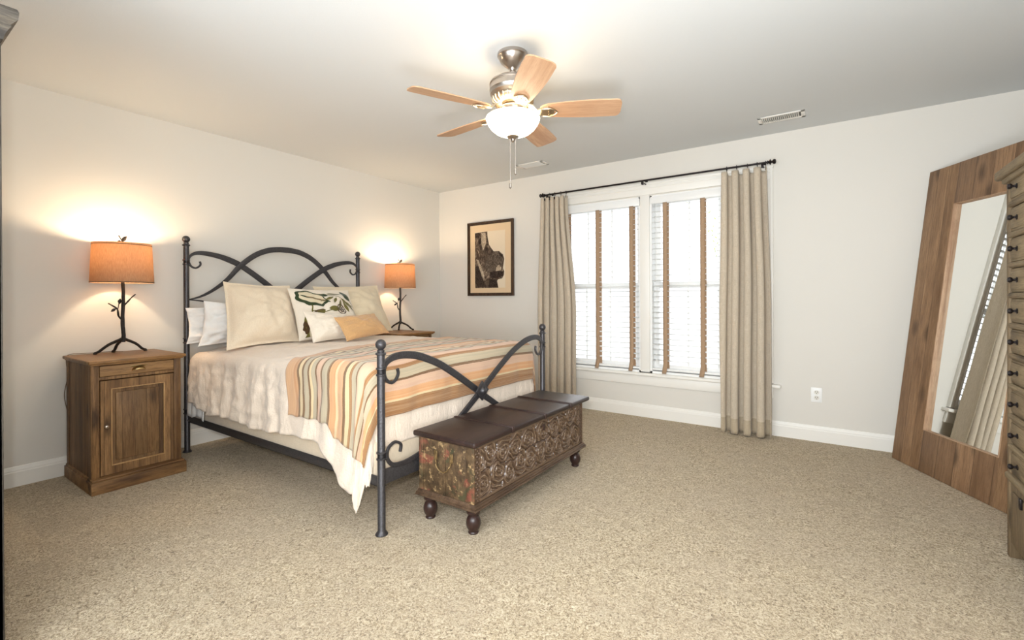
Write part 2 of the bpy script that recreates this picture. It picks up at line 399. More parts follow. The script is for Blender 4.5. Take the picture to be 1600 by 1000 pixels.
# ------------------------------------------------------------------ room shell
RX, RY, H = 5.16, -4.72, 2.44
def struct(name, mb, mat, label, cat, **k):
    return tag(mb.build(name, mat, **k), label, cat, kind='structure')
b = MB(); b.box(-0.15, RX + 0.15, RY - 0.15, 0.2, -0.06, 0.0); struct('floor', b, m_carpet, 'shaggy speckled beige wall to wall carpet', 'floor')
b = MB(); b.box(-0.15, RX + 0.15, RY - 0.15, 0.2, H, H + 0.1); struct('ceiling', b, m_ceil, 'smooth off white painted ceiling above the fan', 'ceiling')
b = MB(); b.box(-0.15, 0, RY - 0.15, 0.2, 0, H); struct('wall_left', b, m_wall, 'plain off white wall behind the iron bed headboard', 'wall')
WX0, WX1, WZ0, WZ1 = 1.655, 3.575, 0.415, 2.065
b = MB()
b.box(0, WX0, 0, 0.2, 0, H); b.box(WX1, RX, 0, 0.2, 0, H); b.box(WX0, WX1, 0, 0.2, 0, WZ0); b.box(WX0, WX1, 0, 0.2, WZ1, H); b.box(2.580, 2.656, 0.02, 0.2, WZ0, WZ1)
struct('wall_back', b, m_wall, 'off white wall holding the double window and the framed picture', 'wall')
b = MB(); b.box(RX, RX + 0.15, RY - 0.15, 0.2, 0, H); struct('wall_right', b, m_wall, 'off white wall behind the leaning mirror and drawer cabinet', 'wall')
b = MB()
b.box(0, 2.1, RY - 0.15, RY, 0, H); b.box(4.5, RX, RY - 0.15, RY, 0, H); b.box(2.1, 4.5, RY - 0.15, RY, 0, 0.6); b.box(2.1, 4.5, RY - 0.15, RY, 2.1, H)  # gap added in this unseen wall so the fill lamp shines in
struct('wall_front', b, m_wall, 'off white wall behind the camera with an opening added for the fill light', 'wall')

def baseboard(name, p0, p1, nrm, label):
    p0, p1, n = Vector(p0), Vector(p1), Vector(nrm)
    prof = [(0, 0), (0.016, 0), (0.016, 0.085), (0.013, 0.092), (0.013, 0.098), (0.009, 0.108), (0.006, 0.118), (0, 0.120)]
    b = MB(); b.ring_sweep([[p + n * d + Vector((0, 0, z)) for d, z in prof] for p in (p0, p1)]); struct(name, b, m_trim, label, 'baseboard', ang=20)
baseboard('baseboard_left', (0, RY, 0), (0, 0, 0), (1, 0, 0), 'white moulded baseboard along the wall behind the bed')
baseboard('baseboard_back', (0, 0, 0), (RX, 0, 0), (0, -1, 0), 'white moulded baseboard under the double window')
baseboard('baseboard_right', (RX, RY, 0), (RX, 0, 0), (-1, 0, 0), 'white moulded baseboard behind the mirror and drawer cabinet')

# casing
b = MB()
for x0, x1 in ((1.568, 1.655), (3.575, 3.668)):
    b.box(x0, x1, -0.018, 0.002, 0.42, 2.10, 0.004); b.box(x0 - .0015, x0 + 0.016, -0.024, 0.002, 0.42, 2.168, 0.003); b.box(x1 - 0.02, x1 + .0015, -0.024, 0.002, 0.42, 2.168, 0.003)
b.box(2.574, 2.662, -0.020, 0.04, 0.425, 2.075, 0.004)
b.box(1.568, 3.668, -0.0185, 0.002, 2.075, 2.185, 0.004); b.box(1.565, 3.671, -0.026, 0.002, 2.135, 2.150, 0.003); b.box(1.562, 3.674, -0.028, 0.002, 2.165, 2.190, 0.004)
struct('trim_1', b, m_trim, 'white moulded casing around the double window', 'window casing')
b = MB(); b.box(1.515, 3.722, -0.050, 0.06, 0.388, 0.415, 0.008, 3)
struct('trim_2', b, m_trim, 'white window stool shelf with rounded nose below the blinds', 'window sill')
b = MB(); b.box(1.568, 3.668, -0.018, 0, 0.300, 0.388, 0.004)
struct('trim_3', b, m_trim, 'white flat apron board beneath the window stool', 'window apron')

def window(name, x0, x1, label):
    t = tag(thing(name, ((x0 + x1) / 2, 0, 0)), label, 'window', kind='structure')
    cx = (x0 + x1) / 2; hw = (x1 - x0) / 2
    b = MB()
    for s in (-1, 1): b.box(*sorted((s * hw, s * (hw - 0.02))), 0.0, 0.19, WZ0, WZ1)
    b.box(-hw, hw, 0.0, 0.19, WZ0, WZ0 + 0.02); b.box(-hw, hw, 0.0, 0.19, WZ1 - 0.02, WZ1)
    b.build('jamb', m_vinyl, t)
    gw = hw - 0.02
    for nm, z0, z1, y in (('lower_sash', WZ0 + 0.02, 1.262, 0.055), ('upper_sash', 1.205, WZ1 - 0.02, 0.10)):
        s = MB(); rail0 = 0.062 if nm == 'lower_sash' else 0.05; rail1 = 0.05 if nm == 'lower_sash' else 0.05
        s.box(-gw, -gw + 0.05, y, y + 0.035, z0, z1, 0.003); s.box(gw - 0.05, gw, y, y + 0.035, z0, z1, 0.003)
        s.box(-gw + 0.05, gw - 0.05, y, y + 0.035, z0, z0 + rail0, 0.003); s.box(-gw + 0.05, gw - 0.05, y, y + 0.035, z1 - rail1, z1, 0.003)
        sash = s.build(nm, m_vinyl, t)
        p = MB(); p.box(-gw + 0.045, gw - 0.045, y + 0.014, y + 0.018, z0 + rail0 - 0.005, z1 - rail1 + 0.005); p.build('pane', m_glass, sash)
        mu = MB()
        for k in (-1, 1): mu.box(k * 0.1285 - 0.008, k * 0.1285 + 0.008, y + 0.006, y + 0.013, z0 + rail0 - 0.004, z1 - rail1 + 0.004)
        mu.build('muntin', m_vinyl, sash)
window('window_1', 1.655, 2.576, 'white double hung window on the left, nearest the picture')
window('window_2', 2.660, 3.575, 'white double hung window on the right, tree seen through it')

def blind(x0, x1, tapes, label):
    t = tag(thing('window_blind', ((x0 + x1) / 2, 0.0, 0)), label, 'blind')
    hw = (x1 - x0) / 2; cx = (x0 + x1) / 2
    b = MB(); b.box(-hw, hw, -0.012, 0.0, 1.985, 2.052, 0.003); b.box(-hw, -hw + 0.01, 0, 0.045, 1.985, 2.052); b.box(hw - 0.01, hw, 0, 0.045, 1.985, 2.052)
    b.build('valance', m_vinyl, t)
    b = MB(); b.box(-hw + 0.012, hw - 0.012, 0.002, 0.046, 2.012, 2.060); b.build('headrail', m_vinyl, t)
    b = MB()
    z = 1.965; tl = math.radians(7)
    while z > 0.50:
        def slat(u, v, z=z):
            d = (v - 0.5) * 0.048
            return Vector((-hw + 0.014 + u * (2 * hw - 0.028), 0.025 + d * math.cos(tl), z + d * math.sin(tl) + 0.0025 * (1 - (2 * v - 1) ** 2)))
        b.grid(slat, 1, 4); z -= 0.0492
    o = b.build('slats', m_vinyl, t, recalc=False); md = o.modifiers.new('thick', 'SOLIDIFY'); md.thickness = 0.0025
    b = MB(); b.box(-hw + 0.014, hw - 0.014, 0.0, 0.05, 0.445, 0.463, 0.003); b.build('bottom_rail', m_vinyl, t)
    for tx in tapes:
        b = MB(); lx = tx - cx
        def tp(u, v):
            z = 1.988 - v * (1.988 - 0.420); k = max(0, v - 0.95) / 0.05
            return Vector((lx + (u - 0.5) * 0.040 - 0.012 * k, -0.0135 + 0.0015 * math.sin(v * 60 + tx) - 0.003 * k, z))
        b.grid(tp, 2, 60); o = b.build('cloth_tape', m_tape, t, recalc=False); md = o.modifiers.new('thick', 'SOLIDIFY'); md.thickness = 0.0012
        b = MB(); b.box(lx - 0.018, lx + 0.018, 0.0515, 0.0525, 0.45, 1.99); b.build('rear_tape', m_tape, t)
    if len(tapes) == 3 and x0 > 2.5:
        b = MB(); b.tube([(-hw + 0.055, -0.008, 2.0), (-hw + 0.055, -0.006, 0.9), (-hw + 0.057, -0.008, 0.55)], 0.0016, 6); b.lathe([(0.002, 0.555), (0.006, 0.53), (0.006, 0.515), (0.001, 0.51)], (-hw + 0.057, -0.008, 0), 8)
        b.build('pull_cord', m_vinyl, t)
    return t
blind(1.678, 2.568, (1.80, 2.141, 2.487), 'white slatted blind with tan cloth tapes in the left window')
blind(2.668, 3.552, (2.805, 3.130, 3.46), 'white slatted blind with tan cloth tapes in the right window')

# outside: tree, lawn and far hedge
m_leaf = NT('spring_leaves'); m_leaf.set(rough=0.7); _n = m_leaf.noise(m_leaf.coord(), 2.0, 3)
m_leaf.l(m_leaf.ramp(_n, [(0.3, rgb(150, 176, 70)), (0.7, rgb(206, 220, 120))]), m_leaf.b.inputs['Base Color']); m_leaf = m_leaf.m
m_bark = plain('grey_bark', rgb(120, 108, 96), 0.9, bump=0.5, bs=12)
m_ground = plain('pale_paving', rgb(226, 226, 224), 0.9)
b = MB(); b.box(-14, 18, 0.4, 26, -0.5, -0.3); tag(b.build('yard_ground', m_ground), 'bright pale ground outside the window', 'ground', kind='structure')
t = tag(thing('tree', (3.0, 6.2, -0.3)), 'young leafy green tree outside the right window', 'tree')
b = MB(); rnd = random.Random(3)
b.tube(catmull([(0, 0, 0), (0.05, 0.03, 1.0), (-0.03, 0, 2.2), (0.05, 0, 3.6)], 5), [0.09 - 0.004 * i for i in range(16)], 10)
tips = []
for k in range(15):
    a = rnd.uniform(0, 2 * PI); z = rnd.uniform(1.7, 3.4); L = rnd.uniform(0.7, 1.3)
    p = [Vector((0, 0, z)), Vector((math.cos(a) * L * .5, math.sin(a) * L * .5, z + .3)), Vector((math.cos(a) * L, math.sin(a) * L, z + .45 + rnd.uniform(-.3, .3)))]
    b.tube(catmull(p, 4), [0.03, .028, .025, .022, .02, .017, .014, .01, .006], 6); tips += [p[1], p[2], (p[1] + p[2]) / 2]
b.build('trunk', m_bark, t)
b = MB()
for p in tips:
    for q in range(46):
        c = p + Vector((rnd.gauss(0, .22), rnd.gauss(0, .22), rnd.gauss(0, .18)))
        d = Vector((rnd.uniform(-1, 1), rnd.uniform(-1, 1), rnd.uniform(-1, .4))).normalized(); e = d.cross(Vector((0, 0, 1))).normalized(); s = rnd.uniform(.03, .05)
        vs = [b.bm.verts.new(c), b.bm.verts.new(c + d * s + e * s * .45), b.bm.verts.new(c + d * s * 2.1), b.bm.verts.new(c + d * s - e * s * .45)]
        b.bm.faces.new(vs)
b.build('foliage', m_leaf, t, recalc=False)

# ------------------------------------------------------------------ iron bed
YC = -2.091; HW = 0.752
bed = tag(thing('iron_bed', (0, 0, 0)), 'dark bronze iron bed with crossing arched headboard and ball topped posts', 'bed')
def post(x, y, ht, rings):
    b = MB(); r = 0.0185
    b.lathe([(0.030, 0), (0.030, 0.004), (0.024, 0.012), (r, 0.020), (r, ht - 0.075), (0.024, ht - 0.075), (0.026, ht - 0.070), (0.024, ht - 0.065), (0.0165, ht - 0.062), (0.0175, ht - 0.052), (0.012, ht - 0.048)], (x, y, 0), 20)
    o = b.build('bed_post', m_iron, bed)
    b = MB(); R = 0.0255
    b.lathe([(R * math.sin(PI * k / 14), ht - 0.026 - R * math.cos(PI * k / 14)) for k in range(15)], (x, y, 0), 24); b.build('ball_finial', m_iron, o)
    for z in rings:
        b = MB(); b.lathe([(r, z - 0.020), (0.0235, z - 0.018), (0.0235, z - 0.012), (r, z - 0.010), (r, z + 0.010), (0.0235, z + 0.012), (0.0235, z + 0.018), (r, z + 0.020)], (x, y, 0), 20)
        b.build('collar', m_iron, o)
XH, XFt = 0.149, 2.292
for y in (-2.843, -1.339): post(XH, y, 1.590, (1.395, 0.82, 0.30))
for y in (-2.841, -1.341): post(XFt, y, 0.930, (0.775, 0.375))

def strap(x, pts, wid, dep, name='strap', k=7):
    """flat forged bar in a y-z plane; wid = in-plane width along it, dep = thickness in x"""
    P = catmull([(0, p[0], p[1]) for p in pts], k); n = len(P); rings = []
    for i, p in enumerate(P):
        t = (P[min(i + 1, n - 1)] - P[max(i - 1, 0)]).normalized(); nn = Vector((0, -t.z, t.y))
        f = i / (n - 1) * (len(wid) - 1); a = int(min(f, len(wid) - 2)); w = wid[a] + (wid[a + 1] - wid[a]) * (f - a)
        f2 = i / (n - 1) * (len(dep) - 1); a2 = int(min(f2, len(dep) - 2)); d = dep[a2] + (dep[a2 + 1] - dep[a2]) * (f2 - a2)
        ring = []
        for u, v in ((-1, -.6), (-.8, -1), (.8, -1), (1, -.6), (1, .6), (.8, 1), (-.8, 1), (-1, .6)):
            ring.append(Vector((x + v * d / 2, p.y, p.z)) + nn * (u * w / 2))
        rings.append(ring)
    b = MB(); b.ring_sweep(rings); return b.build(name, m_iron, bed)
mir = lambda L: [(2 * YC - y, z) for y, z in L]
A = [(-2.826, 1.120), (-2.749, 1.143), (-2.67, 1.187), (-2.564, 1.272), (-2.465, 1.385), (-2.348, 1.480), (-2.24, 1.528), (-2.15, 1.543), (-2.091, 1.545)]
strap(XH, A + mir(A)[::-1][1:], [0.008, 0.022, 0.040, 0.044, 0.047, 0.044, 0.040, 0.022, 0.008], [0.012, 0.012], 'center_arch')
Bc = [(-2.748, 1.407), (-2.745, 1.380), (-2.775, 1.356), (-2.808, 1.370), (-2.823, 1.412), (-2.807, 1.448), (-2.769, 1.468), (-2.714, 1.470), (-2.622, 1.456), (-2.539, 1.430), (-2.452, 1.390), (-2.322, 1.303), (-2.213, 1.221), (-2.128, 1.152), (-2.02, 1.06), (-1.85, 0.945), (-1.65, 0.87), (-1.45, 0.845), (-1.357, 0.85)]
strap(XH - 0.013, Bc, [0.013, 0.013, 0.014, 0.032, 0.044, 0.045, 0.044, 0.034, 0.014], [0.012, 0.012], 'crossing_strap')
strap(XH + 0.013, mir(Bc), [0.013, 0.013, 0.014, 0.032, 0.044, 0.045, 0.044, 0.034, 0.014], [0.012, 0.012], 'crossing_strap')
L_ = [(-2.826, 1.119), (-2.738, 1.108), (-2.659, 1.085), (-2.50, 1.00), (-2.30, 0.90), (-2.091, 0.86)]
strap(XH, L_ + mir(L_)[::-1][1:], [0.008, 0.014, 0.02, 0.014, 0.008], [0.010, 0.010], 'lower_arch')
F1 = [(-2.732, 0.775), (-2.727, 0.750), (-2.743, 0.722), (-2.771, 0.711), (-2.803, 0.730), (-2.817, 0.768), (-2.807, 0.806), (-2.772, 0.830), (-2.722, 0.839), (-2.650, 0.835), (-2.563, 0.815), (-2.431, 0.762), (-2.29, 0.682), (-2.180, 0.613), (-2.091, 0.556),
      (-1.99, 0.492), (-1.85, 0.412), (-1.68, 0.345), (-1.52, 0.308), (-1.415, 0.312), (-1.372, 0.350), (-1.374, 0.398), (-1.415, 0.422), (-1.455, 0.402), (-1.450, 0.366)]
fw = [0.014, 0.014, 0.018, 0.034, 0.039, 0.039, 0.039, 0.030, 0.020, 0.014, 0.013]
strap(XFt - 0.008, F1, fw, [0.012, 0.014, 0.012], 'footboard_strap')
strap(XFt + 0.008, mir(F1), fw, [0.012, 0.014, 0.012], 'footboard_strap')
b = MB()
vs = b.box(-0.006, 0.006, -0.043, 0.043, -0.043, 0.043, 0.003)
bmesh.ops.rotate(b.bm, verts=b.bm.verts, cent=(0, 0, 0), matrix=Matrix.Rotation(PI / 4, 3, 'X'))
b.lathe([(0.024, 0.005), (0.024, 0.010), (0.020, 0.020), (0.012, 0.027), (0.001, 0.030)], (0, 0, 0), 18, 'x')
b.build('center_rosette', m_iron, bed, loc=(XFt + 0.021, YC, 0.562))
b = MB(); b.lathe([(0.006, -0.01), (0.006, 0.01)], (0, 0, 0), 8, 'x')
bolt = b.build('bolt', m_nickel, bed, loc=(XH + 0.028, -2.846, 0.235))
for y in (YC - HW, YC + HW):
    b = MB(); s = 1 if y < YC else -1
    b.box(XH, XFt, *sorted((y, y + s * 0.004)), 0.222, 0.272, 0.001); b.box(XH, XFt, *sorted((y, y + s * 0.035)), 0.222, 0.226, 0.001)
    b.build('side_rail', m_iron, bed)
b = MB(); b.box(XFt - 0.012, XFt + 0.004, YC - HW, YC + HW, 0.232, 0.302, 0.003); b.build('foot_rail', m_iron, bed)
b = MB(); b.box(XH - 0.004, XH + 0.012, YC - HW, YC + HW, 0.232, 0.302, 0.003); b.build('head_rail', m_iron, bed)
for x in (0.75, 1.25, 1.75):
    b = MB(); b.box(x - 0.02, x + 0.02, YC - HW + 0.03, YC + HW - 0.03, 0.205, 0.226, 0.002); b.tube([(x, YC, 0.0), (x, YC, 0.21)], 0.014, 10); b.build('cross_slat', m_iron, bed)

# mattress set
b = MB(); b.box(0.20, 2.225, YC - 0.742, YC + 0.742, 0.227, 0.430, 0.03, 4)
tag(b.build('box_spring', m_box), 'cream upholstered box spring showing below the duvet hem', 'box spring')
b = MB(); b.box(0.20, 2.20, YC - 0.735, YC + 0.735, 0.431, 0.715, 0.045, 4)
tag(b.build('mattress', m_sheet), 'thick white mattress under the rumpled cream duvet', 'mattress')

# ---- draped cloths
XR, YR, R0 = 2.145, 0.690, 0.065
def ztop(a, b_):
    v = b_ / 0.75
    z = 0.780 - 0.035 * sm(0.55, 1.0, -v) * (1 - sm(1.2, 1.9, a)) - 0.008 * sm(0.6, 1.0, v)
    z -= 0.020 * sm(0.8, 0.3, a)
    return z
def wrap(a, b_, off=0.0, fold=1.0, seed=0.0):
    ex = max(0.0, a - XR); ey = max(0.0, abs(b_) - YR); sg = 1 if b_ > 0 else -1
    ax = min(a, XR); by = max(-YR, min(YR, b_)); e = math.hypot(ex, ey); z = ztop(a, b_)
    if e < 1e-6:
        w = 0.006 * nz(a * 5, b_ * 5, seed) + 0.004 * nz(a * 14, b_ * 11, seed + 3) - 0.006 * abs(nz(a * 9 + 2 * nz(a * 4, b_ * 4), b_ * 7, seed + 8))
        return Vector((ax, YC + by, z + w * fold + off))
    dx, dy = ex / e, sg * ey / e; q = R0 * PI / 2
    if e < q: out = R0 * math.sin(e / R0); dn = R0 * (1 - math.cos(e / R0))
    else:
        out = R0 + (e - q) * 0.085; dn = R0 + (e - q) * 0.995
    k = sm(0, 0.2, e); s = a if ey > ex else b_
    ang = math.atan2(ey, ex)
    corner = math.sin(2 * ang) if ex > 0 and ey > 0 else 0.0
    side = 1 - abs(corner)
    calm = 1 - 0.85 * sm(1.30, 1.60, a)
    wv = 0.009 * (.4 + .6 * calm) * math.sin(s * 34 + 3 * nz(s * 4, e * 2, seed)) * side + 0.012 * nz(s * 7, e * 3, seed + 5) + 0.007 * nz(s * 22, e * 7, seed + 9) - 0.014 * abs(nz(s * 8 + 2 * nz(s * 4, e * 4), e * 12, seed + 4)) * calm + 0.004 * nz(s * 34, e * 22, seed) * calm
    wv += corner * 0.016 * math.sin(ang * 9 + 1.0)
    # across the foot the cloth is tucked between mattress and footboard: keep it close
    lim = 0.35 if dx > 0.5 else 1.0
    out = R0 + (out - R0) * (1 - 0.7 * dx) if e >= q else out
    out += wv * k * fold * lim + off
    wr = 0.003 * nz(s * 30, e * 16, seed + 2) * k * fold * calm
    return Vector((ax + dx * (out + wr), YC + by + dy * (out + wr), z - dn + off * (1 - min(1, e / q))))
def drape(a0, a1, bmin, bmax, nu, nv, off, seed, fold=1.0, uvf=None):
    def fn(u, v):
        b_ = bmin + v * (bmax - bmin)
        x0 = a0(b_); x1 = a1(b_); return wrap(x0 + u * (x1 - x0), b_, off, fold, seed)
    m = MB(); m.grid(fn, nu, nv, uvf); return m
def pw(x, pts):
    if x <= pts[0][0]: return pts[0][1]
    for (x0, y0), (x1, y1) in zip(pts, pts[1:]):
        if x <= x1: return y0 + (y1 - y0) * sm(x0, x1, x)
    return pts[-1][1]
def duv_fn(u, v):
    g = 0.24 + u * 2.35
    lo = -YR - pw(g, [(0.30, .38), (0.60, .435), (1.80, .445), (2.145, .64), (2.33, .71), (2.50, .50), (2.59, .42)]) + 0.005 * math.sin(g * 9) + 0.012 * nz(g * 5, 3.3)
    b_ = lo + v * (1.10 - lo)
    a0 = 0.24 + 0.02 * nz(b_ * 5, 0.3); a1 = XR + 0.44 + 0.012 * nz(b_ * 6, 1.5)
    return wrap(a0 + u * (a1 - a0), b_, 0.010, 1.25, 1.0)
m = MB(); m.grid(duv_fn, 210, 200)
o = m.build('duvet', m_duvet, recalc=False); md = o.modifiers.new('thick', 'SOLIDIFY'); md.thickness = 0.008; md.offset = -1
tag(o, 'rumpled cream linen duvet hanging over the mattress sides and near foot corner', 'duvet')

def bl_head(b_): return 1.40 + 0.10 * sm(-0.15, -0.62, b_) + 0.07 * sm(-0.65, -1.0, b_) + 0.02 * sm(0.2, 0.8, b_)
def bl_fn(u, v):
    g = 1.47 + u * .96
    lo = -YR - pw(g, [(1.5, .325), (1.88, .335), (1.95, .40), (2.20, .455), (2.33, .45), (2.44, .43)]) + 0.004 * math.sin(u * 50)
    b_ = lo + v * (1.02 - lo); x0 = bl_head(b_); x1 = XR + 0.285 + 0.010 * nz(b_ * 4, 7)
    return wrap(x0 + u * (x1 - x0), b_, 0.021, 0.95, 1.0)
m = MB(); m.grid(bl_fn, 190, 190, uvf=lambda u, v: (u, v * 1.6))
o = m.build('throw_blanket', m_str, recalc=False); md = o.modifiers.new('thick', 'SOLIDIFY'); md.thickness = 0.004; md.offset = 1
tag(o, 'orange, brown and grey striped woven blanket spread over the foot of the bed', 'blanket')

m = MB()
def sk(u, v):
    a = 0.205 + u * 0.26; return Vector((a, YC - 0.752 - 0.010 * abs(math.sin(a * 38)) - 0.010 * v, 0.52 - v * (0.235 + 0.012 * math.sin(a * 30))))
m.grid(sk, 30, 12); o = m.build('bed_sheet', m_white, recalc=False); md = o.modifiers.new('thick', 'SOLIDIFY'); md.thickness = 0.002
tag(o, 'corner of a gathered white sheet hanging below the duvet beside the nightstand', 'sheet')

# ---- pillows
def pillow(name, corners, T, mat, label, flange=0.0, pinch=0.05, seed=0.0, wr=0.006, grp=None, sag=0.0, back=1.0):
    TL, TR, BR, BL = [Vector(c) for c in corners]
    N = (TR - BL).cross(TL - BR).normalized()
    if N.x < 0: N = -N
    ctr = (TL + TR + BR + BL) / 4
    def surf(u, v, side):
        pu = u * (1 - pinch * (1 - v * v)); pv = v * (1 - pinch * (1 - u * u))
        s, t = (pu + 1) / 2, (pv + 1) / 2
        P = BL * (1 - s) * (1 - t) + BR * s * (1 - t) + TR * s * t + TL * (1 - s) * t
        iu = min(1, abs(u) / (1 - flange)); iv = min(1, abs(v) / (1 - flange))
        th = max(0.0, (1 - iu ** 2.2)) ** 0.55 * max(0.0, (1 - iv ** 2.2)) ** 0.55
        ss = 1 + sag * (0.2 - v)
        w = wr * (nz(u * 2.6 + seed, v * 2.6, seed) + 0.5 * nz(u * 7, v * 7 + seed, 2))
        edge = 0.0018 + 0.012 * flange * 8 * nz(u * 3, v * 3, seed + 6) * max(0, max(iu, iv) - 0.9) 
        return P + N * side * (th * T * ss * (1.0 if side > 0 else back) + 0.0018) + N * (w * (0.35 + th) + (edge if max(abs(u), abs(v)) > 0.95 else 0))
    n = 40; f = lambda x: math.copysign(1 - (1 - abs(2 * x - 1)) ** 1.35, 2 * x - 1)
    b = MB()
    b.grid(lambda i, j: surf(f(i), f(j), 1) - ctr, n, n, uvf=lambda i, j: (i, j), flip=False)
    b.grid(lambda i, j: surf(f(i), f(j), -1) - ctr, n, n, uvf=lambda i, j: (i, j), flip=True)
    bmesh.ops.remove_doubles(b.bm, verts=b.bm.verts, dist=0.0001)
    rim = [e for e in b.bm.edges if len(e.link_faces) == 1]
    if rim: bmesh.ops.bridge_loops(b.bm, edges=rim)
    for fc in b.bm.faces: fc.smooth = True
    o = b.build(name, mat, loc=ctr, ang=70)
    tag(o, label, 'pillow', grp); return o, (lambda u, v, d=0.0: surf(u, v, 1) + N * d - ctr)
pillow('bed_pillow', [(.225, -2.880, 1.060), (.210, -2.25, 1.08), (.225, -2.25, .80), (.245, -2.880, .800)], 0.045, m_white, 'white bed pillow at the back, between headboard post and the puffier white pillow', 0, 0.06, 3.1, 0.030, back=.6)
pillow('bed_pillow', [(.325, -2.800, 1.110), (.310, -2.24, 1.08), (.345, -2.24, .80), (.350, -2.850, .785)], 0.080, m_white, 'puffy white pillow leaning left of the big natural linen cushion', 0, 0.07, 5.7, 0.045, back=.35)
pillow('euro_cushion', [(.365, -2.690, 1.250), (.37, -2.180, 1.230), (.62, -2.225, .790), (.63, -2.785, .770)], 0.115, m_linen, 'big natural linen cushion with flange, nearest the left bedpost', 0.07, 0.055, 1.3, 0.020, sag=.25, back=.25)
pillow('euro_cushion', [(.33, -1.95, 1.228), (.34, -1.258, 1.248), (.60, -1.290, .810), (.60, -1.98, .810)], 0.110, m_linen2, 'big pale linen cushion at the far side of the bed behind the floral one', 0.06, 0.055, 8.3, 0.020, sag=.25, back=.3)
fl, fs = pillow('floral_cushion', [(.50, -2.275, 1.206), (.52, -1.728, 1.196), (.73, -1.740, .810), (.73, -2.315, .798)], 0.090, m_ivory, 'cream cushion embroidered with green leaves and a large flower', 0, 0.055, 4.4, 0.014, sag=.2, back=.3)
pillow('small_cushion', [(.80, -2.330, 1.034), (.80, -1.955, .998), (.90, -1.985, .806), (.92, -2.320, .798)], 0.070, m_ivory, 'small plain ivory cushion between the floral and the apricot ones', 0.03, 0.07, 2.2, 0.012, sag=.2, back=.4)
pillow('lumbar_cushion', [(.90, -2.135, .975), (.89, -1.742, .995), (1.01, -1.685, .835), (1.06, -2.135, .800)], 0.060, m_quilt, 'small apricot quilted cushion in front of the other pillows', 0, 0.07, 6.6, 0.010, sag=.2, back=.3)

# embroidery on the floral cushion
e_dg = fabric('dark_green_wool', rgb(52, 66, 40), None, 500); e_ol = fabric('olive_wool', rgb(112, 104, 50), None, 500)
e_tn = fabric('tan_wool', rgb(176, 140, 92), None, 500); e_br = fabric('brown_wool', rgb(84, 62, 40), None, 500); e_cr = fabric('cream_wool', rgb(228, 214, 182), None, 500)
b = MB()
def fe(u, v, d): return fs(max(-.95, min(.95, u)), max(-.95, min(.90, v * 1.12 - .20)), d)
def leaf(c, ang, L, w, mi, d=0.003, wav=0.0):
    b.mi = mi
    def fn(s, t):
        x = s * L; y = (t - .5) * 2 * w * math.sin(PI * min(1, s * 0.96 + .02)) ** 0.8 * (1 + wav * math.sin(s * 22))
        u = c[0] + x * math.cos(ang) - y * math.sin(ang); v = c[1] + x * math.sin(ang) + y * math.cos(ang)
        return fe(u, v, d)
    b.grid(fn, 14, 4)
def vine(pts, w, mi):
    b.mi = mi; P = catmull([(p[0], p[1], 0) for p in pts], 6)
    def fn(s, t):
        i = int(round(s * (len(P) - 1))); p = P[i]; q = P[min(i + 1, len(P) - 1)] - P[max(i - 1, 0)]; q.normalize()
        return fe(p.x - q.y * (t - .5) * w, p.y + q.x * (t - .5) * w, 0.003)
    b.grid(fn, len(P) - 1, 2)
def ringp(c, rx, ry, ang, mi, d, lobes=0, amp=0, inner=0.0):
    b.mi = mi
    def fn(s, t):
        a = s * 2 * PI; k = (inner + (1 - inner) * t) * (1 + amp * math.sin(a * lobes)); x, y = rx * k * math.cos(a), ry * k * math.sin(a)
        u = c[0] + x * math.cos(ang) - y * math.sin(ang); v = c[1] + x * math.sin(ang) + y * math.cos(ang)
        return fe(u, v, d)
    b.grid(fn, 40, 4)
ringp((-.50, .60), .46, .30, -.55, 0, .0025, 7, .06); ringp((-.48, .62), .38, .22, -.55, 4, .0042, 7, .06)
for k in range(5): leaf((-.78 + k * .12, .76 - k * .06), -.6 + k * .05, .34, .035, 2 if k % 2 else 0, .0055)
leaf((-.30, .74), -.15, .34, .07, 0)
vine([(-.58, .35), (-.62, .1), (-.66, -.1), (-.60, -.3)], .035, 1); vine([(-.62, .12), (-.3, .05), (0, .08), (.12, .05)], .03, 1)
leaf((-.64, -.15), .55, .50, .11, 1); leaf((-.60, .05), .2, .4, .05, 3); leaf((-.1, .14), -.05, .36, .10, 1)
ringp((.34, .12), .17, .20, 0, 3, .003, 0, 0, .82); ringp((.34, .12), .10, .12, 0, 3, .003, 0, 0, .75)
for k in range(7): leaf((.34, .12), k * PI * 2 / 7, .16, .016, 3)
for k, (x, y, a, L) in enumerate([(.05, .80, -.1, .45), (.18, .62, -2.7, .36), (.30, .60, -2.2, .30), (.42, .52, -1.9, .42), (.52, .50, -1.4, .5), (.60, .45, -1.0, .42), (.45, .58, -.7, .5)]): leaf((x, y), a, L, .05, 1)
vine([(-.25, .80), (.1, .72), (.4, .62), (.7, .35), (.82, .1)], .02, 1); leaf((.55, .90), -.95, .48, .11, 0)
vine([(.72, .75), (.86, .4), (.88, -.1), (.8, -.5)], .02, 1)
leaf((-.86, -.18), -1.15, .55, .15, 3, wav=.1); leaf((-.62, -.46), -1.7, .50, .20, 3); leaf((-.55, -.35), -1.1, .30, .10, 4, .0045)
leaf((-.80, -.75), .4, .4, .13, 1); leaf((-.80, .02), -1.40, .62, .12, 1); leaf((-.80, -.28), -1.20, .7, .12, 3, .0045); leaf((-.88, -.90), .9, .6, .14, 1, .006); leaf((-.74, -.45), -1.3, .28, .05, 4, .0065); leaf((-.66, -.60), -1.3, .24, .045, 4, .0065); leaf((-.30, -.30), -1.3, .55, .10, 0); leaf((-.6, -.95), 1.2, .4, .13, 1); leaf((.1, -.4), .3, .5, .1, 1); leaf((.3, -.8), 1.0, .5, .12, 0)
b.build('embroidery', [e_dg, e_ol, e_tn, e_br, e_cr], fl, ang=60, recalc=False)

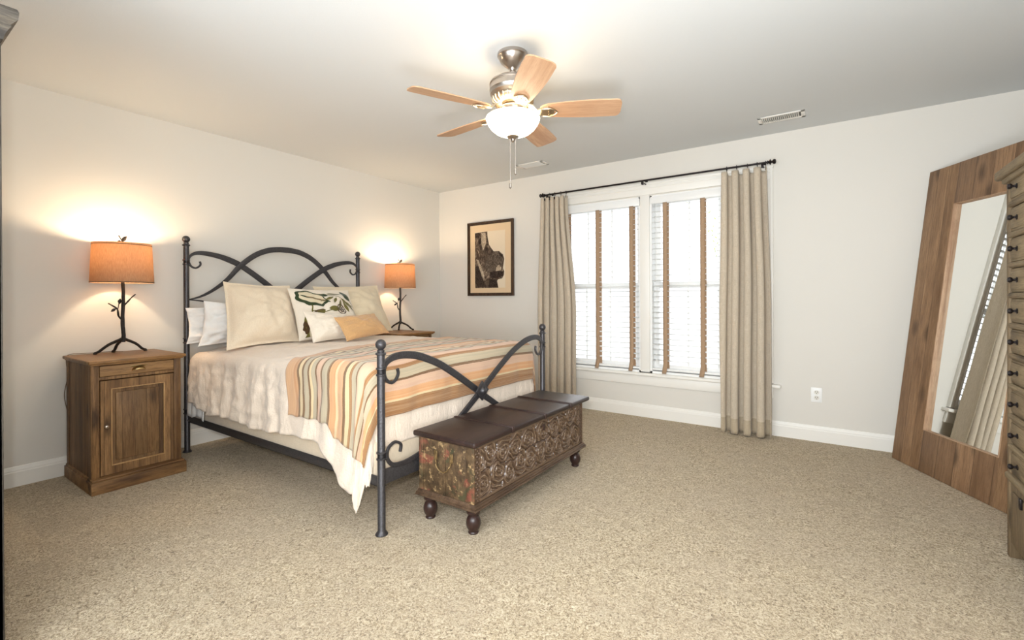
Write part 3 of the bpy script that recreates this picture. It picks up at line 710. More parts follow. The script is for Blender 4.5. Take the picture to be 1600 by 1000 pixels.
# ------------------------------------------------------------------ nightstands
def nightstand(loc, label):
    """local: x out from wall 0.04..0.585, y across, origin mid-width on floor at the wall"""
    t = tag(thing('nightstand', loc), label, 'nightstand', 'reclaimed pine nightstands beside the bed')
    w = 0.235; hw = 0.222
    b = MB(); b.box(0.045, 0.520, -hw, -hw + 0.02, 0.05, 0.745, 0.002); b.box(0.045, 0.520, hw - 0.02, hw, 0.05, 0.745, 0.002); b.box(0.045, 0.06, -hw, hw, 0.05, 0.745)
    for s in (-1, 1):
        y0, y1 = sorted((s * (hw - 0.002), s * (hw + 0.004)))
        b.box(0.485, 0.538, y0, y1, 0.08, 0.745, 0.002); b.box(0.045, 0.09, y0, y1, 0.08, 0.745, 0.002)
    b.build('side_panels', m_ns_zx, t)
    b = MB()
    b.box(0.515, 0.540, -hw, -hw + 0.034, 0.08, 0.745, 0.003); b.box(0.515, 0.540, hw - 0.036, hw, 0.08, 0.745, 0.003)
    b.box(0.515, 0.538, -hw + 0.03, hw - 0.03, 0.735, 0.745, 0.001); b.box(0.515, 0.536, -hw + 0.03, hw - 0.03, 0.650, 0.668, 0.002); b.box(0.06, 0.52, -hw + .02, hw - .02, 0.08, 0.10)
    b.build('face_frame', m_ns_z, t)
    b = MB(); b.box(0.035, 0.572, -w - 0.008, w + 0.010, 0.748, 0.768, 0.006, 3); b.box(0.038, 0.560, -w + 0.002, w - 0.002, 0.740, 0.750, 0.003)
    b.build('top_board', m_ns_top, t)
    b = MB(); b.box(0.035, 0.585, -w - 0.002, w + 0.004, 0.0, 0.072, 0.003); b.box(0.038, 0.573, -w + 0.004, w - 0.002, 0.070, 0.084, 0.005, 3)
    b.build('plinth', m_ns_y, t)
    b = MB(); b.box(0.30, 0.541, -hw + 0.036, hw - 0.038, 0.670, 0.733, 0.003)
    dr = b.build('drawer', m_ns_y, t)
    b = MB()
    def cup(u, v):
        a = u * PI; c = v * PI / 2; rr = 0.036
        return Vector((0.541 + 0.024 * math.sin(a) * math.cos(c) ** .6 * 1.0, -math.cos(a) * rr, 0.690 + 0.026 * math.sin(a) * (0.25 + 0.75 * v)))
    b.grid(cup, 22, 8); b.box(0.5405, 0.5425, -0.042, 0.042, 0.712, 0.720, 0.001)
    o = b.build('cup_pull', m_brass, dr, recalc=False); md = o.modifiers.new('t', 'SOLIDIFY'); md.thickness = 0.003; o['label'] = 'brass cup pull'
    y0, y1, z0, z1 = -hw + 0.038, hw - 0.040, 0.090, 0.645
    b = MB()
    def rail(q0, q1, i0, i1):  # mitred member outer q0-q1, inner i0-i1 in (y,z)
        pl = [q0, q1, i1, i0]
        b.prism(pl, lambda p: Vector((0.518, p[0], p[1])), lambda p: Vector((0.5415, p[0], p[1])))
    fw_ = 0.048
    o0, o1, o2, o3 = (y0, z0), (y1, z0), (y1, z1), (y0, z1); i0, i1, i2, i3 = (y0 + fw_, z0 + fw_), (y1 - fw_, z0 + fw_), (y1 - fw_, z1 - fw_), (y0 + fw_, z1 - fw_)
    rail(o0, o1, i0, i1); rail(o1, o2, i1, i2); rail(o2, o3, i2, i3); rail(o3, o0, i3, i0)
    dr = b.build('door', m_ns_z, t)
    b = MB(); ya, yb, za, zb = y0 + fw_, y1 - fw_, z0 + fw_, z1 - fw_
    for a_ in ((ya, ya + .006, za, zb), (yb - .006, yb, za, zb), (ya, yb, za, za + .006), (ya, yb, zb - .006, zb)):
        b.box(0.530, 0.5455, a_[0], a_[1], a_[2], a_[3], 0.002)
    o = b.build('door_moulding', m_edge, dr); o['label'] = 'worn pale moulding around the door panel'
    b = MB(); b.box(0.520, 0.529, ya + .004, yb - .004, za + .004, zb - .004); b.box(0.525, 0.5385, ya + .024, yb - .024, za + .026, zb - .026, 0.006, 2)
    b.build('door_panel', m_ns_panel, dr)
    b = MB(); b.lathe([(0.004, 0.540), (0.004, 0.550), (0.010, 0.553), (0.0115, 0.559), (0.008, 0.565), (0.001, 0.567)], (0, y0 + 0.024, 0.378), 16, 'x')
    o = b.build('knob', m_nickel, dr); o['label'] = 'small dull metal knob'
    return t
nightstand((0, -3.250, 0), 'reclaimed pine nightstand with door and drawer at the left of the bed')
n2 = nightstand((0, -0.925, 0), 'reclaimed pine nightstand mostly hidden behind the far side of the bed')

# ------------------------------------------------------------------ table lamps
def lamp(loc, label):
    t = tag(thing('table_lamp', loc), label, 'lamp', 'twig base table lamps on the nightstands')
    rnd = random.Random(11)
    def wob(P, r, k=5, ww=0.003):
        Q = catmull(P, k); Q = [q + Vector((nz(q.x * 30, q.z * 30, 1), nz(q.y * 30, q.z * 30, 4), 0)) * ww for q in Q]
        R = [r[0] + (r[1] - r[0]) * i / (len(Q) - 1) + 0.0015 * nz(i * .9, r[0] * 90) for i in range(len(Q))]
        return Q, R
    b = MB(); Q, R = wob([(0, 0, 0.075), (0.001, 0.002, 0.12), (0, -0.002, 0.22), (0, 0.002, 0.34), (0, 0, 0.50)], (0.0125, 0.0095)); b.tube(Q, R, 10)
    b.build('trunk', m_lampiron, t)
    for a, L in ((-2.0, 0.14), (0.35 + PI / 2, 0.145), (3.3, 0.12)):
        d = Vector((math.cos(a), math.sin(a), 0)); b = MB()
        Q, R = wob([Vector((0, 0, .100)), d * .02 + Vector((0, 0, .088)), d * L * .55 + Vector((0, 0, .058)), d * L * .85 + Vector((0, 0, .020)), d * L + Vector((0, 0, .010))], (0.010, 0.0075)); b.tube(Q, R, 8)
        b.lathe([(0.001, 0.0), (0.010, 0.001), (0.011, 0.008), (0.006, 0.016), (0.001, 0.018)], d * L, 10)
        b.build('leg', m_lampiron, t)
    def lf(b, p, d, L, w):
        p, d = Vector(p), Vector(d).normalized(); e = d.cross(Vector((1, .3, 0))).normalized(); f = d.cross(e)
        def fn(s, q): 
            y = (q - .5) * 2 * w * math.sin(PI * min(1, s * .93 + .05)); return p + d * L * s + e * y + f * (abs(y) * .35)
        b.grid(fn, 8, 4)
        b.grid(lambda s, q: fn(s, q) + f * .002, 8, 4)
    b = MB(); Q, R = wob([(0, 0, .215), (0.004, -.022, .245), (0.006, -.030, .290), (0.008, -.050, .310), (0.01, -.078, .330)], (0.006, 0.004)); b.tube(Q, R, 7)
    Q, R = wob([(0.006, -.030, .285), (0.002, -.022, .320), (0, -.018, .335)], (0.003, 0.002)); b.tube(Q, R, 6)
    br = b.build('branch', m_lampiron, t)
    b = MB(); lf(b, (0.006, -.036, .296), (0, -1, -.75), .034, .009); b.build('leaf', m_lampiron, br, recalc=False)
    b = MB(); lf(b, (0, -.016, .325), (0, .1, 1), .036, .011); b.build('leaf', m_lampiron, br, recalc=False)
    b = MB(); Q, R = wob([(0, 0, .305), (0.004, .020, .335), (0.006, .040, .362), (0.01, .066, .390)], (0.0055, 0.0035)); b.tube(Q, R, 7); b.build('branch', m_lampiron, t)
    z0, z1, r0, r1 = .463, .722, .166, .155
    b = MB()
    rings = []
    for r, z in ((r0, z0), (r1, z1), (r1 - .002, z1), (r0 - .002, z0)): rings.append([Vector((r * math.cos(2 * PI * k / 64), r * math.sin(2 * PI * k / 64), z)) for k in range(64)])
    b.ring_sweep(rings, False, True)
    sh = b.build('lamp_shade', m_shade, t); sh['label'] = 'tan linen drum shade'
    b = MB()
    for z, r in ((z1 - .012, r1), (z0 + .004, r0)):
        b.tube([(r * math.cos(2 * PI * k / 48), r * math.sin(2 * PI * k / 48), z) for k in range(48)], .0018, 6, closed=True)
    for k in range(3): b.tube([(0, 0, z1 - .012), (r1 * math.cos(k * 2.094), r1 * math.sin(k * 2.094), z1 - .012)], .0015, 6)
    b.tube([(0.03, 0, .50), (0.055, 0, .60), (0.04, 0, .69), (0, 0, .710), (-0.04, 0, .69), (-0.055, 0, .60), (-0.03, 0, .50)], .0016, 6)
    b.build('shade_frame', m_lampiron, sh)
    b = MB(); b.lathe([(0.014, .50), (0.014, .545), (0.012, .55)], (0, 0, 0), 14); b.build('socket', m_brass, t)
    b = MB(); b.lathe([(0.012, .55), (0.016, .565), (0.029, .59), (0.031, .61), (0.024, .632), (0.002, .642)], (0, 0, 0), 18); bu = b.build('bulb', m_bulb, t); bu['label'] = 'glowing warm bulb'
    b = MB(); b.tube([(0, 0, .705), (0, 0, .735)], .004, 8); b.tube([(0, 0, .73), (0, -.008, .752), (0.002, -.020, .775)], [.004, .0035, .005], 7)
    lf(b, (0, 0, .735), (0, .45, .8), .046, .013); lf(b, (0, -.004, .732), (0.3, -.9, .25), .026, .010)
    b.build('finial', m_lampiron, t, recalc=False)
    L = light('lamp_light', 'POINT', (0, 0, 0), 11.0, (1.0, 0.78, 0.52), shadow_soft_size=0.03); L.location = (loc[0] + .0, loc[1], loc[2] + .672)
    return t
LT = .7685
L1 = lamp((.205, -3.232, LT), 'lit twig base lamp with tan drum shade on the left nightstand')
L2 = lamp((.205, -.835, LT), 'lit twig base lamp with tan drum shade on the far nightstand')
L2.rotation_euler.z = -0.75
b = MB(); P = [(-.13, -.02, .006), (-.16, -.09, .004), (-.172, -.17, .004), (-.180, -.225, .003), (-.190, -.238, -.03), (-.190, -.232, -.14), (-.188, -.248, -.26), (-.189, -.226, -.42), (-.188, -.228, -.56), (-.186, -.212, -.66), (-.180, -.20, -.69)]
b.tube([(0.0, 0, .012)] + catmull(P, 6), .0022, 6); b.build('cord', plain('lamp_cord', rgb(120, 100, 76), .5), L1)

# ------------------------------------------------------------------ carved chest
ch = tag(thing('wooden_chest', (2.50, -2.04, 0)), 'low dark chest with carved front and worn painted ends at the bed foot', 'chest')
ox, oy = 2.50, -2.04
bx0, bx1, by0, by1 = 2.322 - ox, 2.684 - ox, -2.622 - oy, -1.478 - oy
b = MB(); b.box(bx0, bx1 - 0.012, by0 + 0.001, by1, 0.14, 0.430, 0.003); b.build('body', m_cside, ch)
for q in ((bx0 + .168, bx0 + .178, by0 - .005), (bx1 - .050, bx1, by0 - .003), (bx0, bx0 + .028, by0 - .003)):
    b = MB(); b.box(q[0], q[1], q[2], by0 + .002, .155, .430, .001); b.build('end_batten', m_cside, ch)
b = MB(); P = [(0, -.05, .052), (0, -.048, .02), (0, -.030, -.010), (0, 0, -.022), (0, .030, -.010), (0, .048, .02), (0, .05, .052)]
b.tube([Vector((q.y, -.010 if abs(q.y) < .045 else -.004, q.z)) for q in catmull([(p[0], p[1], p[2]) for p in P], 5)], .0032, 8)
b.box(-.062, -.040, -.003, .0, .03, .075, .002); b.box(.040, .062, -.003, .0, .03, .075, .002)
o = b.build('bail_handle', m_oldbrass, ch, loc=(2.492 - ox, by0 - .004, .295)); o['label'] = 'brass bail handle'
# carved front
b = MB(); W0, W1, Z0, Z1 = by0 + .001, by1 - .001, .150, .430
SP = []; rr = random.Random(12)
for k in range(5):
    for r_ in range(2):
        dy_ = .055 + k * .105 + rr.uniform(-.015, .015) + (.04 if r_ else 0); cz_ = Z0 + .085 + r_ * .115 + rr.uniform(-.02, .02); s_ = rr.choice((-1, 1)); ph_ = rr.uniform(0, 6)
        for m_ in (-1, 1): SP.append((-.03 + m_ * dy_, cz_, s_ * m_, ph_ * m_, m_))
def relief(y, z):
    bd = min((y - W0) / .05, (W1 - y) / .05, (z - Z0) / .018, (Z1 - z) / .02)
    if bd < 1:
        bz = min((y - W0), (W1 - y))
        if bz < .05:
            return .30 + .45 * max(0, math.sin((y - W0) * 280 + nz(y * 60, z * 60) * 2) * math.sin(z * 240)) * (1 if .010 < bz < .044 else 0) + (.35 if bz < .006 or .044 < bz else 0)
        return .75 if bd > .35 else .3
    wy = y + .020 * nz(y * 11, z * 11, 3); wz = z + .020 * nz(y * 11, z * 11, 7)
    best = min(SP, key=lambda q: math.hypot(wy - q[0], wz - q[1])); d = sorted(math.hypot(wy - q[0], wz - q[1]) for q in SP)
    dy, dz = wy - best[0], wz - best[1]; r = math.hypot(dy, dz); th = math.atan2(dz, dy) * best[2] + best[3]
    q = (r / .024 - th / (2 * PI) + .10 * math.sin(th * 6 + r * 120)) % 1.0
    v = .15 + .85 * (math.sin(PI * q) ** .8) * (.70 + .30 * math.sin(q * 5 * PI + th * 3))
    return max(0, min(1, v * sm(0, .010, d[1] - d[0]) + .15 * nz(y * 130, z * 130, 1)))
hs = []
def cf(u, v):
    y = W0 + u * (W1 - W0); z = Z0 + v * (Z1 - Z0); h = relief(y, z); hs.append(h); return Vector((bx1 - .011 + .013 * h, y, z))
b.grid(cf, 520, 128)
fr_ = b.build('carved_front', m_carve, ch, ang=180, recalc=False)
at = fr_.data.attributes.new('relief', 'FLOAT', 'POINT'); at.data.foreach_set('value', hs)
b = MB(); b.box(0, .004, -.012, .012, -.018, .018, .002); b.box(.003, .006, -.003, .003, -.012, .004); o = b.build('lock_plate', m_foot, ch, loc=(bx1 + .001, .05, .375))
# base moulding
prof = [(.0, .124), (.019, .124), (.022, .129), (.017, .134), (.018, .140), (.012, .144), (.010, .150), (.006, .155), (.0, .155)]
b = MB(); cs = [(bx0, by0), (bx1, by0), (bx1, by1), (bx0, by1)]; sg = [(-1, -1), (1, -1), (1, 1), (-1, 1)]
b.ring_sweep([[Vector((c[0] + g[0] * (d - .004), c[1] + g[1] * (d - .004), z)) for d, z in prof] for c, g in zip(cs, sg)], False, True)
b.box(bx0, bx1, by0, by1, .126, .146); b.build('base_moulding', m_basem, ch, ang=20)
# lid
lx0, lx1, ly0, ly1 = 2.314 - ox, 2.716 - ox, -2.662 - oy, -1.436 - oy
b = MB(); b.box(lx0, lx1, ly0, ly1, .431, .459, .010, 3); lid = b.build('lid', m_lid, ch)
for y in (-2.346, -2.020, -1.707):
    b = MB(); y -= oy
    b.box(lx0 + .004, lx1 + .003, y - .009, y + .009, .434, .4620, .003)
    for k in (-.006, .006): b.box(lx0 + .004, lx1 + .0045, y + k - .002, y + k + .002, .433, .4640, .0015)
    b.build('lid_batten', m_lid, lid)
for x, y in ((2.362, -2.585), (2.645, -2.585), (2.645, -1.515), (2.362, -1.515)):
    b = MB(); b.lathe([(.030, .125), (.030, .112), (.034, .107), (.033, .099), (.022, .091), (.021, .086), (.027, .080), (.033, .068), (.036, .054), (.035, .042), (.031, .028), (.024, .017), (.022, .012), (.026, .006), (.023, 0)], (x - ox, y - oy, 0), 24); b.build('bun_foot', m_foot, ch)

# ------------------------------------------------------------------ framed picture
t = tag(thing('framed_picture', (.806, 0, 1.576)), 'sepia print of a shaggy animal head in a dark wood frame', 'picture')
m_fr = wood('picture_frame_walnut', rgb(70, 50, 36), rgb(104, 78, 56), rgb(36, 26, 20), 'z', gs=2, knots=False, rough=.4)
hw_, hh_ = .329, .431; b = MB()
def fr(d0, d1, dep, y0=-.001):
    for a_ in ((-hw_ + d0, -hw_ + d1, -hh_ + d0, hh_ - d0), (hw_ - d1, hw_ - d0, -hh_ + d0, hh_ - d0), (-hw_ + d1, hw_ - d1, -hh_ + d0, -hh_ + d1), (-hw_ + d1, hw_ - d1, hh_ - d1, hh_ - d0)):
        b.box(a_[0], a_[1], -dep, y0, a_[2], a_[3], .002)
fr(0, .018, .030); fr(.018, .034, .022); b.build('frame', m_fr, t)
m_mat = plain('cream_mat_board', rgb(222, 196, 160), .9); m_pap = plain('aged_paper', rgb(226, 210, 184), .9)
b = MB(); b.box(-hw_ + .03, hw_ - .03, -.014, -.002, -hh_ + .03, hh_ - .03); b.build('mat_board', m_mat, t)
def pt(u, v): return (-.222 + u * .435, .315 - v * .655)   # print area
ta = NT('sepia_fur_print'); ta.set(rough=.8, spec=.1)
nv = ta.noise(ta.coord(scale=(9, 9, 5)), 2.2, 7, .75, 2.2); nb = ta.noise(ta.coord(loc=(2, 2, 2)), 5.5, 4, .6, 1)
ta.l(ta.ramp(ta.math('ADD', ta.math('MULTIPLY', nv, .65), ta.math('MULTIPLY', nb, .35)), [(.36, rgb(38, 30, 26)), (.48, rgb(84, 70, 60)), (.56, rgb(132, 114, 96)), (.66, rgb(206, 186, 160))]), ta.b.inputs['Base Color'])
b = MB(); b.prism([pt(0, 0), pt(1, 0), pt(1, 1), pt(0, 1)], lambda p: Vector((p[0], -.0142, p[1])), lambda p: Vector((p[0], -.0152, p[1])))
b.build('print_paper', m_pap, t)
sil = [(0, .01), (.42, 0), (.43, .10), (.46, .22), (.55, .30), (.63, .36), (.80, .36), (.93, .42), (.97, .50), (.95, .58), (.93, .66), (.97, .72), (.96, .78), (.90, .84), (.78, .85), (.74, .88), (.78, 1.0), (0, 1.0)]
b = MB(); b.prism([pt(*q) for q in sil], lambda p: Vector((p[0], -.0151, p[1])), lambda p: Vector((p[0], -.0158, p[1])))
an = b.build('printed_animal', ta.m, t)
def ink(name, a, c_):
    t_ = NT(name); t_.set(rough=.85, spec=.1); n_1 = t_.noise(t_.coord(scale=(14, 14, 9)), 2.0, 7, .8, 2.5)
    t_.l(t_.ramp(n_1, [(.40, a), (.62, c_)]), t_.b.inputs['Base Color']); return t_.m
dk = ink('print_dark_ink', rgb(34, 28, 26), rgb(84, 70, 60)); md_ = ink('print_mid_ink', rgb(48, 40, 36), rgb(132, 116, 100)); lt = ink('print_pale_ink', rgb(140, 124, 104), rgb(214, 196, 170))
def blob(poly, mat_i, d):
    b.mi = mat_i; b.prism([pt(*q) for q in poly], lambda p: Vector((p[0], -.0157, p[1])), lambda p: Vector((p[0], -.0158 - d, p[1])))
b = MB()
blob([(.42, .45), (.62, .38), (.82, .38), (.94, .45), (.92, .60), (.88, .72), (.60, .78), (.42, .72), (.34, .60)], 1, .0004)
blob([(.50, .72), (.78, .70), (.93, .72), (.94, .79), (.74, .84), (.52, .82)], 0, .0008)
blob([(.80, .38), (.93, .43), (.91, .47), (.82, .44)], 0, .0008); blob([(.36, .29), (.44, .28), (.46, .33), (.38, .35)], 0, .0008)
blob([(.72, .64), (.80, .60), (.88, .65), (.86, .70), (.70, .71)], 2, .0010); blob([(0, .62), (.12, .60), (.24, .82), (.40, .98), (.10, .98), (0, .9)], 0, .0006)
blob([(.04, .48), (.12, .50), (.32, .78), (.30, .85), (.14, .64)], 2, .0010); blob([(.22, .02), (.36, .02), (.38, .20), (.28, .34), (.22, .22)], 2, .0006); blob([(0, .02), (.2, .02), (.14, .10), (0, .09)], 0, .0006)
blob([(.48, .84), (.72, .86), (.76, .99), (.46, .99)], 0, .0006); blob([(.40, .10), (.43, .10), (.47, .22), (.44, .24)], 0, .0009); blob([(.12, .14), (.20, .10), (.22, .2), (.15, .22)], 0, .0008)
b.build('print_shading', [dk, md_, lt], an)

# ------------------------------------------------------------------ curtains and rod
t = tag(thing('curtain_rod', (2.621, -.12, 2.185)), 'black metal curtain rod with ball finials above the double window', 'curtain rod')
b = MB(); b.tube([(-1.03, 0, 0), (1.03, 0, 0)], .0085, 12); b.build('rod', m_rod, t)
for s in (-1, 1):
    b = MB(); pr = [(.0085, 0), (.014, .002), (.014, .008), (.008, .012), (.020, .020), (.024, .024), (.010, .030), (.009, .036), (.018, .044), (.020, .052), (.016, .060), (.002, .064)]
    b.lathe([(r, s * (1.03 + h - .012)) for r, h in pr], (0, 0, 0), 16, 'x'); b.build('finial', m_rod, t)
for x in (-.99, .013, .985):
    b = MB(); b.tube([(x, .12, -.012), (x, .03, -.016), (x, 0, -.008)], .006, 8); b.box(x - .012, x + .012, .110, .1198, -.040, .030, .002); b.tube([(x, .013 * math.sin(a), -.002 + .013 * math.cos(a)) for a in [k * PI / 5 for k in range(2, 9)]], .004, 8)
    b.box(x - .008, x + .008, -.014, .014, -.035, -.010, .002); b.build('bracket', m_rod, t)
def curtain(nf, tx0, tx1, bx0_, bx1_, zt, zb, A, seed, label, hemc, xs):
    t = tag(thing('curtain', ((tx0 + tx1) / 2, -.122, 0)), label, 'curtain'); cx, cy_ = (tx0 + tx1) / 2, -.122
    def fn(u, v, inner=0):
        e = sm(0, .55, v); x0 = tx0 + (bx0_ - tx0) * e; x1 = tx1 + (bx1_ - tx1) * e
        ph = (u + .03 * nz(v * 1.6, u * 2, seed)) * nf * 2 * PI - .6
        amp = A * (.75 + .25 * sm(0, .15, v)) * (1 + .35 * nz(u * 4, seed, v * 1.3))
        c = math.cos(ph); fold = math.copysign(abs(c) ** .75, c)
        y = -amp * fold + .004 * nz(u * 9, v * 7, seed)
        x = x0 + u * (x1 - x0) + (.010 * math.sin(2 * ph)) * (x1 - x0) / .33
        z = zt - v * (zt - zb); 
        if v < .06: z -= (1 - v / .06) * .022 * max(0, -c)   # heading dips between the rings
        z += .012 * v * nz(u * 3, seed)
        return Vector((x - cx, y, z))
    b = MB(); n1, n2 = nf * 22, 70
    def full(u, v): return fn(u, v)
    b.grid(full, n1, n2)
    for f in b.bm.faces:
        if f.calc_center_median().z < zb + .115: f.material_index = 1
    o = b.build('curtain_fabric', [m_curt, m_hem], t, recalc=False, ang=80); md = o.modifiers.new('t', 'SOLIDIFY'); md.thickness = .003
    for rx in xs:
        b = MB(); rx -= cx
        b.tube([(rx, .002 + .016 * math.cos(a), 2.185 + .016 * math.sin(a) - .003) for a in [k * PI / 8 for k in range(16)]], .0022, 6, closed=True)
        b.tube([(rx, .002, 2.166), (rx, -.001, 2.150)], .0022, 6); b.box(rx - .004, rx + .004, -.012, .010, 2.128, 2.152, .001)
        b.build('curtain_ring', m_rod, t)
curtain(5, 1.575, 1.865, 1.545, 1.955, 2.150, .012, .032, 2.2, 'oatmeal linen curtain hanging left of the double window', 0, (1.60, 1.66, 1.72, 1.79, 1.85))
curtain(4, 3.320, 3.648, 3.305, 3.675, 2.150, .010, .054, 9.1, 'oatmeal linen curtain hanging right of the double window', 0, (3.345, 3.42, 3.50, 3.57, 3.63))

# ------------------------------------------------------------------ wall outlet, vents
t = tag(thing('wall_outlet', (3.960, 0, .359)), 'white double socket plate low on the wall between curtain and mirror', 'outlet')
b = MB(); b.box(-.037, .037, -.006, 0, -.057, .057, .003, 2); b.build('cover_plate', m_vinyl, t)
for s in (-1, 1):
    b = MB(); b.lathe([(.017, -.0062), (.017, -.0085), (.001, -.0086)], (0, 0, s * .021), 20, 'y'); b.build('receptacle', plain('ivory_plastic', rgb(226, 222, 212), .4), t)
    b = MB(); b.box(-.008, -.005, -.0095, -.0083, s * .021 - .001, s * .021 + .008); b.box(.005, .008, -.0095, -.0083, s * .021 - .001, s * .021 + .008); b.lathe([(.0028, -.0083), (.0028, -.0095)], (0, 0, s * .021 - .008), 8, 'y'); b.build('slots', m_dark, t)
def vent(cx, cy, label):
    t = tag(thing('ceiling_vent', (cx, cy, H)), label, 'vent'); w, d = .150, .072; b = MB()
    b.box(-w, w, -d, -d + .022, -.006, 0, .002); b.box(-w, w, d - .022, d, -.006, 0, .002); b.box(-w, -w + .026, -d, d, -.006, 0, .002); b.box(w - .026, w, -d, d, -.006, 0, .002); b.build('frame', m_trim, t)
    b = MB(); b.box(-w + .02, w - .02, -d + .018, d - .018, -.0015, -.0005); b.build('duct_opening', plain('vent_grey', rgb(92, 92, 90), .9), t)
    b = MB(); k = -w + .034
    while k < w - .03:
        vs = b.box(k - .0012, k + .0012, -d + .022, d - .022, -.012, -.002); bmesh.ops.rotate(b.bm, verts=vs, cent=(k, 0, -.006), matrix=Matrix.Rotation(.5, 3, 'Y')); k += .0125
    b.build('louvres', m_trim, t)
vent(3.757, -.370, 'white ceiling vent at the right, near the wall above the mirror')
vent(1.617, -.385, 'white ceiling vent beyond the fan, near the left curtain')

# ------------------------------------------------------------------ leaning mirror
th, ln = math.radians(-62.03), math.radians(7.2)
u_ = Vector((math.cos(th), math.sin(th), 0)); n_ = Vector((-math.sin(th), math.cos(th), 0)); v_ = Vector((0, 0, 1)) * math.cos(ln) + n_ * math.sin(ln); w_ = u_.cross(v_)
t = thing('leaning_mirror'); Mx = Matrix.Identity(4)
for i in range(3): Mx[i][0] = u_[i]; Mx[i][1] = v_[i]; Mx[i][2] = w_[i]
Mx[0][3], Mx[1][3], Mx[2][3] = 4.399, -.158, .003
t.matrix_world = Mx
tag(t, 'tall wide framed wooden floor mirror leaning in the room corner', 'mirror')
Wm, Hm, sl, rb, rt, iw = 1.010, 1.985, .240, .262, .262, .529
b = MB(); b.box(0, sl, 0, Hm, -.034, 0, .003); b.build('stile', m_mir, t)
b = MB(); b.box(sl + iw, Wm, 0, Hm, -.034, 0, .003); b.build('stile', m_mir, t)
b = MB(); b.box(sl, sl + iw, 0, rb, -.034, 0, .0015); b.build('bottom_rail', m_mir_h, t)
b = MB(); b.box(sl, sl + iw, Hm - rt, Hm, -.034, 0, .0015); b.build('top_rail', m_mir_h, t)
b = MB(); e = .007
b.box(sl, sl + e, rb, Hm - rt, -.030, .001, .001); b.box(sl + iw - e, sl + iw, rb, Hm - rt, -.030, .001, .001); b.box(sl, sl + iw, rb, rb + .003, -.03, -.001); b.box(sl, sl + iw, Hm - rt - .003, Hm - rt, -.03, -.001)
b.build('inner_lip', m_mir_e, t)
b = MB(); b.box(sl + .002, sl + iw - .002, rb + .002, Hm - rt - .002, -.030, -.022); b.build('mirror_glass', m_mirror, t)
b = MB(); b.box(.02, Wm - .02, .02, Hm - .02, -.040, -.034); b.build('backing_board', m_ns_y, t)

# ------------------------------------------------------------------ apothecary drawer cabinet
X0 = 4.690; ox, oy = 4.92, -1.80
t = tag(thing('drawer_cabinet', (ox, oy, 0)), 'tall weathered oak apothecary cabinet with many small drawers', 'cabinet')
fx = X0 - ox; bxk = 5.135 - ox; ya, yb = -2.155 - oy, -1.432 - oy
b = MB(); b.box(fx + .012, bxk, ya + .006, yb - .006, .345, 1.615, .002); b.build('carcass', m_dr_z, t)
b = MB()
b.box(fx - .002, fx + .05, yb - .030, yb, .0, 1.612, .004); b.box(fx - .002, fx + .05, ya, ya + .030, .0, 1.612, .004); b.box(bxk - .05, bxk, yb - .03, yb, 0, 1.6, .004); b.box(bxk - .05, bxk, ya, ya + .03, 0, 1.6, .004)
b.build('corner_posts', m_dr_z, t)
b = MB(); b.box(fx - .030, bxk, ya - .035, yb + .055, 1.630, 1.672, .012, 4); b.box(fx - .014, bxk, ya - .015, yb + .018, 1.608, 1.634, .008, 3); b.build('cornice', m_dr, t)
b = MB(); b.box(fx + .012, bxk, ya + .006, yb - .006, .06, .345, .002); b.build('lower_case', m_dr_z, t)
ncol = 3; cw = (yb - ya - .060 - 2 * .020) / ncol
zs = [1.575 - .1286 * k for k in range(10)]
b = MB()
for z in zs[:-1]: b.lathe([(.001, yb - .028), (.011, yb - .036), (.0125, yb - .05), (.0125, ya + .05), (.011, ya + .036), (.001, ya + .028)], (fx + .004, 0, z - .0643), 10, 'y')
b.box(fx - .012, fx + .03, ya + .004, yb - .004, .336, .366, .010, 3)
b.build('divider_mouldings', m_dr, t)
for c in range(1, ncol):
    b = MB(); y = ya + .030 + c * cw + (c - .5) * .020; b.box(fx, fx + .03, y - .010, y + .010, .365, 1.610, .003); b.build('upright_divider', m_dr_z, t)
proto = None
for c in range(ncol):
    yc = yb - .030 - cw / 2 - c * (cw + .020)
    for z in zs:
        if proto is None:
            b = MB(); b.box(.0, .30, -cw / 2 + .004, cw / 2 - .004, -.050, .050, .004); b.box(-.004, .004, -cw / 2 + .014, cw / 2 - .014, -.040, .040, .003)
            proto = b.build('drawer', m_dr, t)
            b = MB(); b.lathe([(.011, -.004), (.011, -.007), (.005, -.009), (.0045, -.016), (.010, -.020), (.012, -.026), (.009, -.032), (.001, -.034)], (0, 0, 0), 16, 'x'); kn = b.build('knob', m_rod, proto); kn['label'] = 'small black knob'
            o = proto
        else: o = copy_tree(proto, t)
        o.location = (fx + .004, yc, z)
for c in range(2):
    y0, y1 = (yb - .034 - (yb - ya - .068) / 2, yb - .034) if c == 0 else (ya + .034, ya + .030 + (yb - ya - .068) / 2)
    b = MB(); b.box(fx + .002, fx + .02, y0 + .002, y1 - .002, .07, .335, .004); b.box(fx - .004, fx + .003, y0 + .04, y1 - .04, .11, .30, .004); d = b.build('door', m_dr_z, t)
    b = MB(); yk = y0 + .17 if c == 0 else y1 - .17
    b.box(fx - .012, fx - .003, yk - .020, yk + .006, .268, .312, .003); k = b.build('latch', m_rod, d)

